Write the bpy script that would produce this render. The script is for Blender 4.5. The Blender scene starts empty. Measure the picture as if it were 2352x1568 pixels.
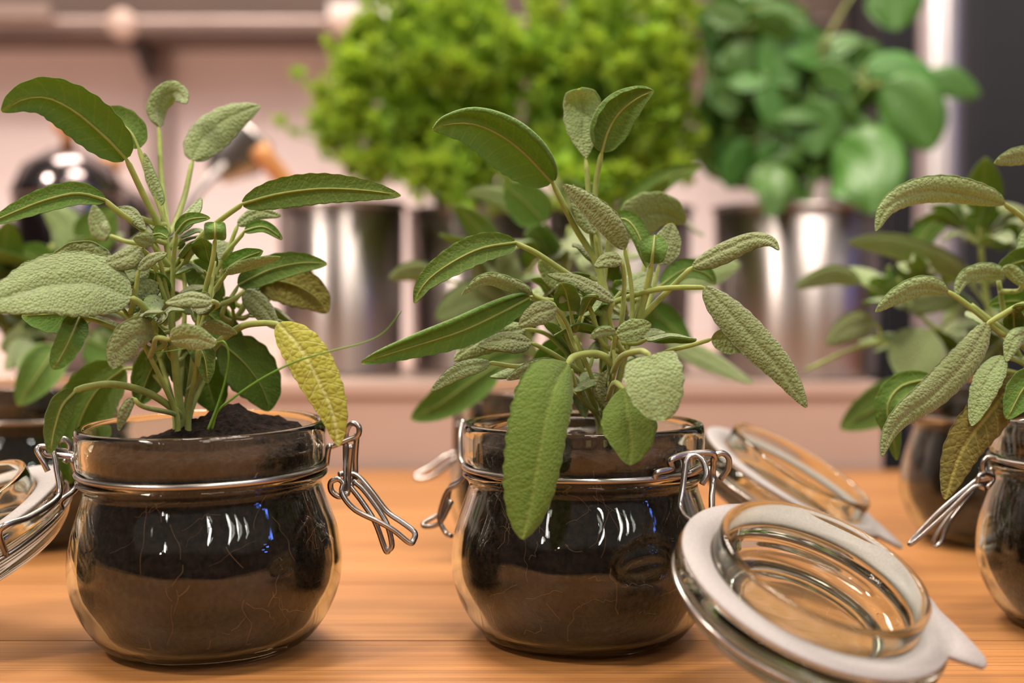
import bpy, math, random
from mathutils import Vector, Matrix, noise
random.seed(7)
SC = bpy.context.scene
COL = SC.collection
# ------------------------------------------------------------------ camera
FPX = 3267.0                      # focal length in pixels of the 2352 x 1568 frame (50 mm on 36 mm)
CAM = Vector((0, -0.58, 0.146)); PITCH = math.radians(2.4)
FW = Vector((0, math.cos(PITCH), -math.sin(PITCH))); UP = Vector((0, math.sin(PITCH), math.cos(PITCH))); RT = Vector((1, 0, 0))
cd = bpy.data.cameras.new('camera'); co = bpy.data.objects.new('camera', cd); COL.objects.link(co)
cd.sensor_width = 36; cd.lens = FPX / 2352 * 36; cd.clip_start = 0.02
co.location = CAM; co.rotation_euler = (math.pi / 2 - PITCH, 0, 0)
cd.dof.use_dof = True; cd.dof.focus_distance = 0.552; cd.dof.aperture_fstop = 5.0
SC.camera = co
# ------------------------------------------------------------------ world, lamps, exposure
SC.view_settings.view_transform = 'Standard'; SC.view_settings.look = 'None'
SC.view_settings.gamma = 1.0; SC.view_settings.exposure = -0.40; SC.view_settings.use_curve_mapping = False
W = bpy.data.worlds.new('world'); SC.world = W; W.use_nodes = True
W.node_tree.nodes['Background'].inputs[0].default_value = (1.0, 0.86, 0.80, 1); W.node_tree.nodes['Background'].inputs[1].default_value = 0.26
def lamp(name, loc, target, sx, sy, power, color):
    l = bpy.data.lights.new(name, 'AREA'); l.shape = 'RECTANGLE'; l.size = sx; l.size_y = sy; l.energy = power; l.color = color
    o = bpy.data.objects.new(name, l); COL.objects.link(o); o.location = loc
    o.rotation_euler = (Vector(target) - Vector(loc)).to_track_quat('-Z', 'Y').to_euler()
    return o
WARM = (1.0, 0.87, 0.76)
lamp('ceiling_light_panel_offscreen', (-0.45, 0.85, 2.1), (0, 0.2, 0), 1.0, 0.5, 82, WARM)
lamp('ceiling_light_panel_offscreen', (0.5, -0.25, 2.3), (-0.1, 1.45, 0.1), 0.9, 0.35, 56, WARM)
lamp('ceiling_light_spot_offscreen', (-1.45, -0.85, 2.0), (-0.05, 0.1, 0), 0.26, 0.26, 54, WARM)
lamp('ceiling_light_panel_offscreen', (0.6, -1.9, 2.4), (0, 0.9, 0), 0.9, 0.4, 22, WARM)
# shop lamps farther off, behind the camera: they are what the jars mirror
for x, y, a_, b_ in ((3.1, -4.2, 1.2, .10), (3.6, -3.5, 1.2, .10), (4.0, -2.9, 1.2, .10), (1.2, -4.6, .5, .07), (1.4, -5.4, .6, .07)):
    o_ = lamp('shop_tube_light_offscreen', (x, y, 2.75), (x * 0.1, y * 0.1, 0.1), a_, b_, 16 if a_ > 1 else 9, (1, 0.97, 0.94)); o_.rotation_euler.rotate_axis('Z', 0.5)
for x, y, z, d_ in ((-2.6, -4.6, 2.75, .22), (-3.3, -4.4, 2.8, .26), (-3.9, -4.6, 2.7, .2), (-2.5, -5.6, 2.4, .18), (-3.0, -5.8, 2.3, .16)):
    lamp('shop_spot_light_offscreen', (x, y, z), (0, 0, 0.1), d_, d_, 6, (1, 0.93, 0.9))
for x, y, z in ((5.6, -1.9, 2.4), (5.2, -2.4, 2.0), (6.0, -1.2, 3.2), (4.6, -2.4, 1.4)):
    lamp('blue_shop_sign_offscreen', (x, y, z), (0, 0, 0.1), 0.26, .14, 4.5, (0.10, 0.22, 1.0))
# ------------------------------------------------------------------ helpers
def P(px, py, Z):
    """point seen at photo pixel (px, py) standing Z metres in front of the camera (along the table)"""
    d = FW + RT * ((px - 1176) / FPX) - UP * ((py - 784) / FPX)
    return CAM + d * (Z / d.y)
MATS = {}
def nodes_of(name):
    m = bpy.data.materials.new(name); m.use_nodes = True; nt = m.node_tree; nt.nodes.clear()
    MATS[name] = m
    return m, nt
class NT:
    def __init__(s, name):
        s.m, s.t = nodes_of(name); s.out = s.n('ShaderNodeOutputMaterial')
    def n(s, typ, **kw):
        x = s.t.nodes.new(typ)
        for k, v in kw.items():
            if k.startswith('_'): setattr(x, k[1:], v)
            else: x.inputs[k.replace('__', ' ')].default_value = v
        return x
    def l(s, a, b): s.t.links.new(a, b)
    def ramp(s, fac, stops):
        r = s.n('ShaderNodeValToRGB'); e = r.color_ramp.elements
        while len(e) < len(stops): e.new(0.5)
        for x, (p, c) in zip(e, stops): x.position = p; x.color = (*c, 1)
        s.l(fac, r.inputs[0]); return r
    def mix(s, fac, a, b, blend='MIX'):
        x = s.n('ShaderNodeMix'); x.data_type = 'RGBA'; x.blend_type = blend
        for v, i in ((fac, 0), (a, 6), (b, 7)):
            if hasattr(v, 'links'): s.l(v, x.inputs[i])
            else: x.inputs[i].default_value = v if i == 0 else (*v, 1)
        return x.outputs[2]
    def math(s, op, a, b=0.5):
        x = s.n('ShaderNodeMath'); x.operation = op
        for v, i in ((a, 0), (b, 1)):
            if hasattr(v, 'links'): s.l(v, x.inputs[i])
            else: x.inputs[i].default_value = v
        return x.outputs[0]
def leaf_mat(name, c1, c2, vein, trans, pebble=700, peb_str=0.5, sheen=0.6, rough=0.75, vein_amt=0.45, tcol=None, spots=None, spec=0.25):
    t = NT(name)
    uv = t.n('ShaderNodeUVMap'); sep = t.n('ShaderNodeSeparateXYZ'); t.l(uv.outputs[0], sep.inputs[0])
    au = t.math('ABSOLUTE', sep.outputs[0])
    oi = t.n('ShaderNodeObjectInfo')
    nz = t.n('ShaderNodeTexNoise', Scale=90.0, Detail=3.0); t.l(uv.outputs[0], nz.inputs[0])
    base = t.mix(nz.outputs[0], c1, c2)
    hs = t.n('ShaderNodeHueSaturation'); t.l(base, hs.inputs['Color'])
    t.l(t.math('ADD', t.math('MULTIPLY', oi.outputs['Random'], 0.4), 0.8), hs.inputs['Value'])
    t.l(t.math('ADD', t.math('MULTIPLY', oi.outputs['Random'], 0.03), 0.485), hs.inputs['Hue'])
    base = hs.outputs[0]
    # side veins: slanted lines leaving the midrib
    ph = t.math('SUBTRACT', sep.outputs[1], t.math('MULTIPLY', au, 0.8))
    wv = t.math('PINGPONG', t.math('ADD', ph, t.math('MULTIPLY', nz.outputs[0], 0.0025)), 0.0032)
    mr = t.n('ShaderNodeMapRange'); mr.inputs[1].default_value = 0; mr.inputs[2].default_value = 0.0006; mr.inputs[3].default_value = 1; mr.inputs[4].default_value = 0
    t.l(wv, mr.inputs[0])
    mid = t.n('ShaderNodeMapRange'); mid.inputs[1].default_value = 0.0003; mid.inputs[2].default_value = 0.0010; mid.inputs[3].default_value = 1; mid.inputs[4].default_value = 0
    t.l(au, mid.inputs[0])
    vn = t.math('MAXIMUM', t.math('MULTIPLY', mr.outputs[0], 0.6), mid.outputs[0])
    vo = t.n('ShaderNodeTexVoronoi', Scale=float(pebble)); vo.feature = 'DISTANCE_TO_EDGE'; t.l(uv.outputs[0], vo.inputs['Vector'])
    pb = t.n('ShaderNodeMapRange'); pb.inputs[1].default_value = 0; pb.inputs[2].default_value = 0.28; t.l(vo.outputs[0], pb.inputs[0])
    v1 = t.n('ShaderNodeTexVoronoi', Scale=float(pebble)); v1.feature = 'SMOOTH_F1'; v1.inputs['Smoothness'].default_value = 0.4; t.l(uv.outputs[0], v1.inputs['Vector'])
    base = t.mix(t.math('MULTIPLY', vn, vein_amt), base, vein)
    if spots:
        sn = t.n('ShaderNodeTexNoise', Scale=55.0, Detail=4.0); t.l(uv.outputs[0], sn.inputs[0])
        sm = t.n('ShaderNodeMapRange'); sm.inputs[1].default_value = 0.60; sm.inputs[2].default_value = 0.72; t.l(sn.outputs[0], sm.inputs[0])
        base = t.mix(t.math('MULTIPLY', sm.outputs[0], 0.8), base, spots)
    hgt = t.math('ADD', t.math('ADD', t.math('MULTIPLY', v1.outputs[0], -1.6), t.math('MULTIPLY', pb.outputs[0], 0.6)), t.math('MULTIPLY', vn, -0.9))
    bp = t.n('ShaderNodeBump', Strength=peb_str, Distance=0.0007); t.l(hgt, bp.inputs['Height'])
    pr = t.n('ShaderNodeBsdfPrincipled', Roughness=rough)
    pr.inputs['Specular IOR Level'].default_value = spec
    pr.inputs['Sheen Weight'].default_value = sheen; pr.inputs['Sheen Roughness'].default_value = 0.45; pr.inputs['Sheen Tint'].default_value = (1, .96, .9, 1)
    t.l(base, pr.inputs['Base Color']); t.l(bp.outputs[0], pr.inputs['Normal'])
    tr = t.n('ShaderNodeBsdfTranslucent')
    tc = tcol or (0.30, 0.42, 0.03)
    t.l(t.mix(0.65, base, tc), tr.inputs[0])
    ms = t.n('ShaderNodeMixShader', Fac=trans); t.l(pr.outputs[0], ms.inputs[1]); t.l(tr.outputs[0], ms.inputs[2])
    t.l(ms.outputs[0], t.out.inputs[0])
leaf_mat('sage_upper', (0.255, 0.345, 0.12), (0.37, 0.46, 0.205), (0.42, 0.48, 0.20), 0.25, pebble=760, peb_str=0.6, sheen=0.75, vein_amt=0.15)
leaf_mat('sage_lower', (0.13, 0.26, 0.045), (0.20, 0.33, 0.07), (0.42, 0.48, 0.10), 0.48, peb_str=0.35, sheen=0.4, vein_amt=0.45)
leaf_mat('sage_fresh', (0.16, 0.30, 0.045), (0.22, 0.36, 0.07), (0.40, 0.46, 0.12), 0.38, peb_str=0.35, sheen=0.35, vein_amt=0.3)
leaf_mat('sage_yellow', (0.42, 0.44, 0.05), (0.52, 0.50, 0.08), (0.66, 0.66, 0.24), 0.35, peb_str=0.6, sheen=0.2, vein_amt=0.8, pebble=420, tcol=(0.55, 0.5, 0.03), spots=(0.34, 0.22, 0.10))
leaf_mat('sage_olive', (0.17, 0.16, 0.03), (0.25, 0.22, 0.05), (0.42, 0.38, 0.09), 0.3, peb_str=0.5, sheen=0.2, vein_amt=0.8, pebble=500, tcol=(0.3, 0.22, 0.03), spots=(0.12, 0.07, 0.04))
leaf_mat('parsley_green', (0.15, 0.32, 0.035), (0.42, 0.58, 0.06), (0.30, 0.45, 0.08), 0.38, sheen=0, rough=0.5, peb_str=0.2, tcol=(0.46, 0.66, 0.04))
leaf_mat('basil_green', (0.06, 0.19, 0.03), (0.12, 0.28, 0.045), (0.16, 0.34, 0.08), 0.3, pebble=160, peb_str=0.3, sheen=0, rough=0.38, spec=0.5, tcol=(0.10, 0.35, 0.02))
ANISO = {'tin_steel': 0.9, 'post_metal': 0.8}
def simple(name, col, rough=0.6, metal=0.0, noise_scale=None, col2=None, bump=0.0, spec=0.5, bump_dist=0.001, stretch=None, trans=0.0, sheen=0.0, coat=0.0):
    t = NT(name); pr = t.n('ShaderNodeBsdfPrincipled', Roughness=rough, Metallic=metal); pr.inputs['Base Color'].default_value = (*col, 1)
    pr.inputs['Specular IOR Level'].default_value = spec; pr.inputs['Sheen Weight'].default_value = sheen; pr.inputs['Coat Weight'].default_value = coat
    if name in ANISO:
        pr.inputs['Anisotropic'].default_value = ANISO[name]; pr.inputs['Anisotropic Rotation'].default_value = 0.25; tg = t.n('ShaderNodeTangent'); tg.direction_type = 'RADIAL'; tg.axis = 'Z'; t.l(tg.outputs[0], pr.inputs['Tangent'])
    if noise_scale:
        tc = t.n('ShaderNodeTexCoord'); v = tc.outputs['Object']
        if stretch:
            mp = t.n('ShaderNodeMapping'); mp.inputs['Scale'].default_value = stretch; t.l(v, mp.inputs[0]); v = mp.outputs[0]
        nz = t.n('ShaderNodeTexNoise', Scale=noise_scale, Detail=5.0); t.l(v, nz.inputs[0])
        r = t.ramp(nz.outputs[0], [(0.3, col), (0.7, col2 or col)]); t.l(r.outputs[0], pr.inputs['Base Color'])
        if bump:
            b = t.n('ShaderNodeBump', Strength=bump, Distance=bump_dist); t.l(nz.outputs[0], b.inputs['Height']); t.l(b.outputs[0], pr.inputs['Normal'])
    if trans:
        tr = t.n('ShaderNodeBsdfTranslucent'); tr.inputs[0].default_value = (*col, 1)
        ms = t.n('ShaderNodeMixShader', Fac=trans); t.l(pr.outputs[0], ms.inputs[1]); t.l(tr.outputs[0], ms.inputs[2]); t.l(ms.outputs[0], t.out.inputs[0])
    else: t.l(pr.outputs[0], t.out.inputs[0])
    return MATS[name]
simple('sage_stalk', (0.31, 0.40, 0.075), 0.6, noise_scale=300, col2=(0.43, 0.50, 0.12), bump=0.2, trans=0.25, sheen=0.35)
simple('old_stem', (0.11, 0.09, 0.04), 0.8, noise_scale=300, col2=(0.20, 0.18, 0.08), bump=0.4)
simple('grass', (0.10, 0.30, 0.03), 0.5, trans=0.2, noise_scale=40, col2=(0.22, 0.38, 0.05))
simple('soil', (0.004, 0.003, 0.0026), 0.95, noise_scale=420, col2=(0.034, 0.021, 0.015), bump=1.0, bump_dist=0.002, spec=0.2)
simple('root', (0.13, 0.06, 0.025), 0.8, noise_scale=100, col2=(0.26, 0.13, 0.06))
simple('perlite', (0.55, 0.50, 0.44), 0.9, noise_scale=300, col2=(0.7, 0.66, 0.6), bump=0.5)
simple('wire_steel', (0.40, 0.37, 0.345), 0.26, 1.0, noise_scale=60, col2=(0.50, 0.46, 0.43), bump=0.05)
simple('tin_steel', (0.38, 0.345, 0.33), 0.36, 1.0, noise_scale=8, col2=(0.46, 0.42, 0.405), stretch=(12, 12, 0.4), bump=0.04)
simple('dark_steel', (0.10, 0.085, 0.085), 0.15, 1.0, noise_scale=20, col2=(0.2, 0.17, 0.17))
simple('rubber', (0.36, 0.335, 0.325), 0.75, noise_scale=900, col2=(0.44, 0.41, 0.395), bump=0.15, bump_dist=0.0003)
simple('spoon_wood', (0.62, 0.27, 0.09), 0.5, noise_scale=30, col2=(0.72, 0.36, 0.14), stretch=(6, 6, 0.6))
simple('wall_paint', (0.82, 0.70, 0.695), 0.85, noise_scale=6, col2=(0.85, 0.735, 0.72), bump=0.03)
simple('laminate', (0.50, 0.36, 0.30), 0.45, noise_scale=4, col2=(0.56, 0.42, 0.36))
simple('shelf_wood', (0.085, 0.054, 0.042), 0.6, noise_scale=14, col2=(0.115, 0.075, 0.058), stretch=(0.5, 8, 8))
simple('upright_metal', (0.36, 0.28, 0.26), 0.4, 0.4, noise_scale=20, col2=(0.40, 0.31, 0.29))
simple('black_panel', (0.012, 0.012, 0.016), 0.5, noise_scale=10, col2=(0.018, 0.017, 0.022))
simple('post_metal', (0.40, 0.37, 0.39), 0.4, 0.85, noise_scale=8, col2=(0.62, 0.57, 0.58), stretch=(4, 4, 0.4))
simple('card', (0.82, 0.77, 0.74), 0.7, noise_scale=30, col2=(0.86, 0.81, 0.78))
simple('far_wall', (0.24, 0.20, 0.185), 0.8, noise_scale=2, col2=(0.28, 0.235, 0.22))
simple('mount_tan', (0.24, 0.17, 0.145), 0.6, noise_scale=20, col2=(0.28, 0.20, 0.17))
simple('floor_tile', (0.22, 0.19, 0.17), 0.6, noise_scale=5, col2=(0.27, 0.24, 0.22))
simple('bracket_dark', (0.05, 0.042, 0.045), 0.4, 0.5, noise_scale=20, col2=(0.07, 0.06, 0.06))
t = NT('glass'); g = t.n('ShaderNodeBsdfGlass', Roughness=0.0, IOR=1.47); g.inputs[0].default_value = (0.965, 0.985, 0.95, 1)
lw = t.n('ShaderNodeTexNoise', Scale=35.0, Detail=2.0); tc = t.n('ShaderNodeTexCoord'); t.l(tc.outputs['Object'], lw.inputs[0])
b = t.n('ShaderNodeBump', Strength=0.06, Distance=0.004); t.l(lw.outputs[0], b.inputs['Height']); t.l(b.outputs[0], g.inputs['Normal']); t.l(g.outputs[0], t.out.inputs[0])
# wood: long grain along X
t = NT('counter_wood'); tc = t.n('ShaderNodeTexCoord'); oi = t.n('ShaderNodeObjectInfo')
ad = t.n('ShaderNodeVectorMath'); ad.operation = 'ADD'; t.l(tc.outputs['Object'], ad.inputs[0])
cb = t.n('ShaderNodeCombineXYZ'); t.l(t.math('MULTIPLY', oi.outputs['Random'], 37.0), cb.inputs[0]); t.l(t.math('MULTIPLY', oi.outputs['Random'], 11.0), cb.inputs[1]); t.l(cb.outputs[0], ad.inputs[1])
def stretched(sx, sy, sz, scale, det):
    mp = t.n('ShaderNodeMapping'); mp.inputs['Scale'].default_value = (sx, sy, sz); t.l(ad.outputs[0], mp.inputs[0])
    n_ = t.n('ShaderNodeTexNoise', Scale=scale, Detail=det); t.l(mp.outputs[0], n_.inputs[0]); return n_.outputs[0]
broad = stretched(0.35, 6, 6, 6.0, 4.0); fine = stretched(0.035, 6, 6, 110.0, 6.0); pore = stretched(0.05, 5, 5, 260.0, 3.0)
c = t.ramp(broad, [(0.3, (0.37, 0.155, 0.042)), (0.7, (0.54, 0.245, 0.073))]).outputs[0]
c = t.mix(t.math('MULTIPLY', t.ramp(fine, [(0.45, (0, 0, 0)), (0.58, (1, 1, 1))]).outputs[0], 0.62), c, (0.24, 0.098, 0.03))
c = t.mix(t.math('MULTIPLY', t.ramp(pore, [(0.60, (0, 0, 0)), (0.70, (1, 1, 1))]).outputs[0], 0.5), c, (0.16, 0.07, 0.025))
hs = t.n('ShaderNodeHueSaturation'); t.l(c, hs.inputs['Color']); t.l(t.math('ADD', t.math('MULTIPLY', oi.outputs['Random'], 0.2), 0.9), hs.inputs['Value'])
pr = t.n('ShaderNodeBsdfPrincipled', Roughness=0.48); t.l(hs.outputs[0], pr.inputs['Base Color'])
b = t.n('ShaderNodeBump', Strength=0.25, Distance=0.0006); t.l(fine, b.inputs['Height']); t.l(b.outputs[0], pr.inputs['Normal']); t.l(pr.outputs[0], t.out.inputs[0])

MW = {}                            # world matrices of the empties
def empty(name, loc=(0, 0, 0), rot=(0, 0, 0), label=None, cat=None, group=None):
    o = bpy.data.objects.new(name, None); COL.objects.link(o); o.location = loc; o.rotation_euler = rot; o.empty_display_size = 0.02
    MW[o] = Matrix.LocRotScale(Vector(loc), o.rotation_euler, None)
    return tag(o, label, cat, group)
def tag(o, label=None, cat=None, group=None, kind=None):
    for k, v in (('label', label), ('category', cat), ('group', group), ('kind', kind)):
        if v: o[k] = v
    return o
def mobj(name, verts, faces, mats, parent=None, local=False, fmat=None, uvs=None, smooth=True):
    """one mesh object; verts in world space unless local"""
    root = parent
    if parent is not None and not local:
        inv = MW[parent].inverted(); verts = [inv @ Vector(v) for v in verts]
    me = bpy.data.meshes.new(name); me.from_pydata([tuple(v) for v in verts], [], faces)
    for m in (mats if isinstance(mats, (list, tuple)) else [mats]): me.materials.append(MATS[m])
    if fmat: me.polygons.foreach_set('material_index', fmat)
    if smooth: me.polygons.foreach_set('use_smooth', [True] * len(me.polygons))
    if uvs:
        ul = me.uv_layers.new(name='UVMap')
        vi = [0] * len(me.loops); me.loops.foreach_get('vertex_index', vi)
        flat = [c_ for i in vi for c_ in uvs[i]]; ul.data.foreach_set('uv', flat)
    me.update()
    return link(name, me, parent)
def link(name, me, parent=None):
    o = bpy.data.objects.new(name, me); COL.objects.link(o)
    if parent is not None: o.parent = parent; MW[o] = MW[parent]
    return o
def flipfix(me):
    import bmesh
    b_ = bmesh.new(); b_.from_mesh(me); bmesh.ops.recalc_face_normals(b_, faces=b_.faces); b_.to_mesh(me); b_.free()
def crom(pts, n):
    """Catmull-Rom through pts, n samples per span"""
    pts = [Vector(p) for p in pts]
    if len(pts) == 2: return [pts[0].lerp(pts[1], i / n) for i in range(n + 1)]
    q = [2 * pts[0] - pts[1]] + pts + [2 * pts[-1] - pts[-2]]; out = []
    for i in range(1, len(q) - 2):
        a, b_, c_, d = q[i - 1], q[i], q[i + 1], q[i + 2]
        for k in range(n):
            t_ = k / n; out.append(0.5 * ((2 * b_) + (c_ - a) * t_ + (2 * a - 5 * b_ + 4 * c_ - d) * t_ ** 2 + (3 * b_ - a - 3 * c_ + d) * t_ ** 3))
    out.append(pts[-1]); return out
def resample(pts, n):
    L = [0]
    for a, b_ in zip(pts, pts[1:]): L.append(L[-1] + (b_ - a).length)
    out = []; j = 0
    for i in range(n + 1):
        s = L[-1] * i / n
        while j < len(L) - 2 and L[j + 1] < s: j += 1
        out.append(pts[j].lerp(pts[j + 1], (s - L[j]) / max(1e-9, L[j + 1] - L[j])))
    return out, L[-1]
def tube_geo(path, rad, sides=8, closed=False, V=None, F=None):
    V = [] if V is None else V; F = [] if F is None else F; b0 = len(V); n = len(path)
    ref = None
    for i, p in enumerate(path):
        a = path[i - 1] if (i or closed) else p; c_ = path[(i + 1) % n] if (i < n - 1 or closed) else p
        T = (c_ - a).normalized() if (c_ - a).length > 1e-9 else Vector((0, 0, 1))
        if ref is None: ref = T.orthogonal().normalized()
        ref = (ref - T * ref.dot(T)); ref = ref.normalized() if ref.length > 1e-6 else T.orthogonal().normalized()
        B = T.cross(ref); r = rad[i] if isinstance(rad, (list, tuple)) else rad
        for k in range(sides):
            an = 2 * math.pi * k / sides; V.append(p + (ref * math.cos(an) + B * math.sin(an)) * r)
    m = n if closed else n - 1
    for i in range(m):
        for k in range(sides):
            a = b0 + i * sides; c_ = b0 + ((i + 1) % n) * sides
            F.append((a + k, a + (k + 1) % sides, c_ + (k + 1) % sides, c_ + k))
    if not closed:
        F.append(tuple(b0 + k for k in reversed(range(sides)))); F.append(tuple(b0 + (n - 1) * sides + k for k in range(sides)))
    return V, F
def tube(name, pts, r, mat, parent=None, n=6, sides=8, closed=False, local=False, smoothpath=True):
    path = crom(pts, n) if smoothpath else [Vector(p) for p in pts]
    if isinstance(r, (list, tuple)):
        m = len(path) - 1; r = [r[0] + (r[1] - r[0]) * i / m for i in range(len(path))]
    V, F = tube_geo(path, r, sides, closed)
    return mobj(name, V, F, mat, parent, local)
def lathe_geo(prof, seg=96):
    """closed or open profile of (r, z) in metres; first/last r may be 0"""
    V = []; F = []; idx = []
    for r, z in prof:
        if r < 1e-7: idx.append([len(V)] * seg); V.append(Vector((0, 0, z)))
        else:
            idx.append(list(range(len(V), len(V) + seg)))
            V += [Vector((r * math.cos(2 * math.pi * k / seg), r * math.sin(2 * math.pi * k / seg), z)) for k in range(seg)]
    for a, b_ in zip(idx, idx[1:]):
        for k in range(seg):
            k2 = (k + 1) % seg; f = []
            for v in (a[k], a[k2], b_[k2], b_[k]):
                if v not in f: f.append(v)
            if len(f) > 2: F.append(tuple(f))
    return V, F
def smooth_prof(prof, n=3):
    return [(max(0.0, p.x), p.y) for p in crom([Vector((r / 1000, z / 1000, 0)) for r, z in prof], n)]
def box_geo(x0, x1, y0, y1, z0, z1, bev=0.0):
    import bmesh
    b_ = bmesh.new(); bmesh.ops.create_cube(b_, size=1.0)
    for v in b_.verts: v.co = Vector((x0 + (v.co.x + .5) * (x1 - x0), y0 + (v.co.y + .5) * (y1 - y0), z0 + (v.co.z + .5) * (z1 - z0)))
    if bev: bmesh.ops.bevel(b_, geom=b_.edges[:], offset=bev, segments=2, affect='EDGES')
    V = [v.co.copy() for v in b_.verts]; b_.verts.index_update(); F = [tuple(v.index for v in f.verts) for f in b_.faces]; b_.free()
    return V, F
def box(name, x0, x1, y0, y1, z0, z1, mat, parent=None, bev=0.0):
    V, F = box_geo(x0, x1, y0, y1, z0, z1, bev); return mobj(name, V, F, mat, parent, smooth=False)
def frame_from(n, hint):
    n = Vector(n).normalized(); x = Vector(hint) - n * Vector(hint).dot(n); x.normalize(); y = n.cross(x)
    return Matrix((x, y, n)).transposed().to_4x4()
# ------------------------------------------------------------------ the setting
YC = -0.58                         # camera's y: depth Z = y - YC
tag(box('floor', -7.2, 7.2, -7.6, 1.45, -0.92, -0.90, 'floor_tile'), kind='structure')
tag(box('wall_back', -7.2, 7.2, 1.45, 1.55, -0.90, 2.6, 'wall_paint'), kind='structure')
for nm, x0, x1, y0, y1 in (('wall_front', -7.1, 7.1, -7.5, -7.4), ('wall_left', -7.1, -7.0, -7.399, 1.449), ('wall_right', 7.0, 7.1, -7.399, 1.449)):
    tag(box(nm, x0, x1, y0, y1, -0.90, 2.9, 'far_wall'), kind='structure')
ctr = empty('wooden_counter', (0, -0.1, -0.9), label='long warm oak counter top of joined planks carrying the sage jars', cat='counter')
yy = [-0.70, -0.585, -0.47, -0.36, -0.245, -0.125, -0.006, 0.105, 0.215, 0.33, 0.425, 0.52]
for a, b_ in zip(yy, yy[1:]):
    box('plank', -1.5, 1.5, a + 0.0002, b_ - 0.0002, -0.04, 0.0, 'counter_wood', ctr, 0.0004)
box('carcass', -1.45, 1.45, -0.62, 0.519, -0.90, -0.041, 'shelf_wood', ctr)
ph = 0.067
bc = empty('back_counter', (0, 0.9, -0.9), label='pale raised back counter carrying the steel pots of herbs', cat='counter')
xr = P(2030, 980, 1.105).x
box('body', -1.5, xr, 0.527, 1.449, -0.90, ph - 0.012, 'laminate', bc, 0.001)
box('worktop', -1.5, xr + 0.001, 0.524, 1.449, ph - 0.0118, ph, 'laminate', bc, 0.002)
# ------------------------------------------------------------------ clip-top jars
JOUT = [(0, 2.4), (24, 1.6), (31, 0.3), (34, 0), (37.5, 0.8), (41.3, 3), (45.4, 7.5), (49.7, 14.5), (53, 23.5), (54, 33), (53, 43), (51, 50), (48.6, 57), (47.0, 62), (46.7, 64), (47.6, 65.8), (49.2, 67.2), (49.2, 68.6), (47.9, 69.8), (47.4, 71), (47.9, 72.4), (49, 74.2), (49.3, 80), (49.3, 86), (48.7, 88.3), (47.3, 89)]
JIN = [(45.9, 88.3), (45.3, 86), (45.2, 76), (44, 67), (43.7, 63), (45.5, 57), (48, 50), (50, 43), (51, 33), (50, 24), (46.6, 15.8), (42.2, 9.0), (37, 5.2), (25, 3.9), (0, 4.6)]
JPROF = smooth_prof(JOUT + JIN, 3)
JV, JF = lathe_geo(JPROF, 112)
tmp = bpy.data.meshes.new('glass_body'); tmp.from_pydata([tuple(v) for v in JV], [], JF); tmp.materials.append(MATS['glass']); flipfix(tmp)
tmp.polygons.foreach_set('use_smooth', [True] * len(tmp.polygons)); JMESH = tmp
LPROF = smooth_prof([(0, -17), (26, -17.4), (31, -20.2), (35, -21.2), (40, -19.8), (44.8, -15.8), (47.2, -12.2), (46.9, -10.2), (47.4, -8.8), (49.0, -7.4), (49.4, -5), (48.8, -2.4), (47.2, -1.7), (39, -1.7), (38.1, -0.6), (37.9, 7.6), (37.2, 9.2), (35.9, 9.3), (35.0, 8), (34.6, 0), (33.4, -6.5), (30, -9.8), (15, -10.6), (0, -10.6)], 3)
LV, LF = lathe_geo(LPROF, 112)
tmp = bpy.data.meshes.new('lid'); tmp.from_pydata([tuple(v) for v in LV], [], LF); tmp.materials.append(MATS['glass']); flipfix(tmp)
tmp.polygons.foreach_set('use_smooth', [True] * len(tmp.polygons)); LMESH = tmp
def gasket_mesh():
    V = []; F = []; n = 160
    for k in range(n):
        a = 2 * math.pi * k / n; d = math.degrees((a + math.pi) % (2 * math.pi) - math.pi)
        ro = 48.6
        if -9 < d < 26: ro += min(12.5, 15.5 * max(0, min(1, (d + 9) / 6)) * (max(0, 1 - max(0, d + 3) / 29)) ** 1.3)
        for r, z in ((38.4, -1.5), (38.2, -.6), (38.7, .1), (ro - .5, .1), (ro, -.4), (ro, -1.2), (ro - .6, -1.6)):
            V.append(Vector((r * math.cos(a) / 1000, r * math.sin(a) / 1000, z / 1000)))
    for k in range(n):
        for j in range(7):
            a = k * 7; b_ = ((k + 1) % n) * 7; F.append((a + j, a + (j + 1) % 7, b_ + (j + 1) % 7, b_ + j))
    me = bpy.data.meshes.new('gasket'); me.from_pydata([tuple(v) for v in V], [], F); me.materials.append(MATS['rubber']); flipfix(me)
    me.polygons.foreach_set('use_smooth', [True] * len(me.polygons)); return me
GMESH = gasket_mesh()
WR = 0.00125                       # wire radius
SP = []                            # soil profile
for r, z in [(0, 5.6), (25, 5.0), (36.3, 6.2), (41.4, 9.8), (45.6, 16.2), (48.9, 24.4), (49.9, 33), (48.9, 43), (46.9, 50), (44.4, 57), (42.7, 63), (42.9, 67), (43.9, 75), (43.4, 78), (41, 79), (30, 79.5), (15, 80.5), (0, 81)]: SP.append((r, z))
SPROF = smooth_prof(SP, 4)
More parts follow.
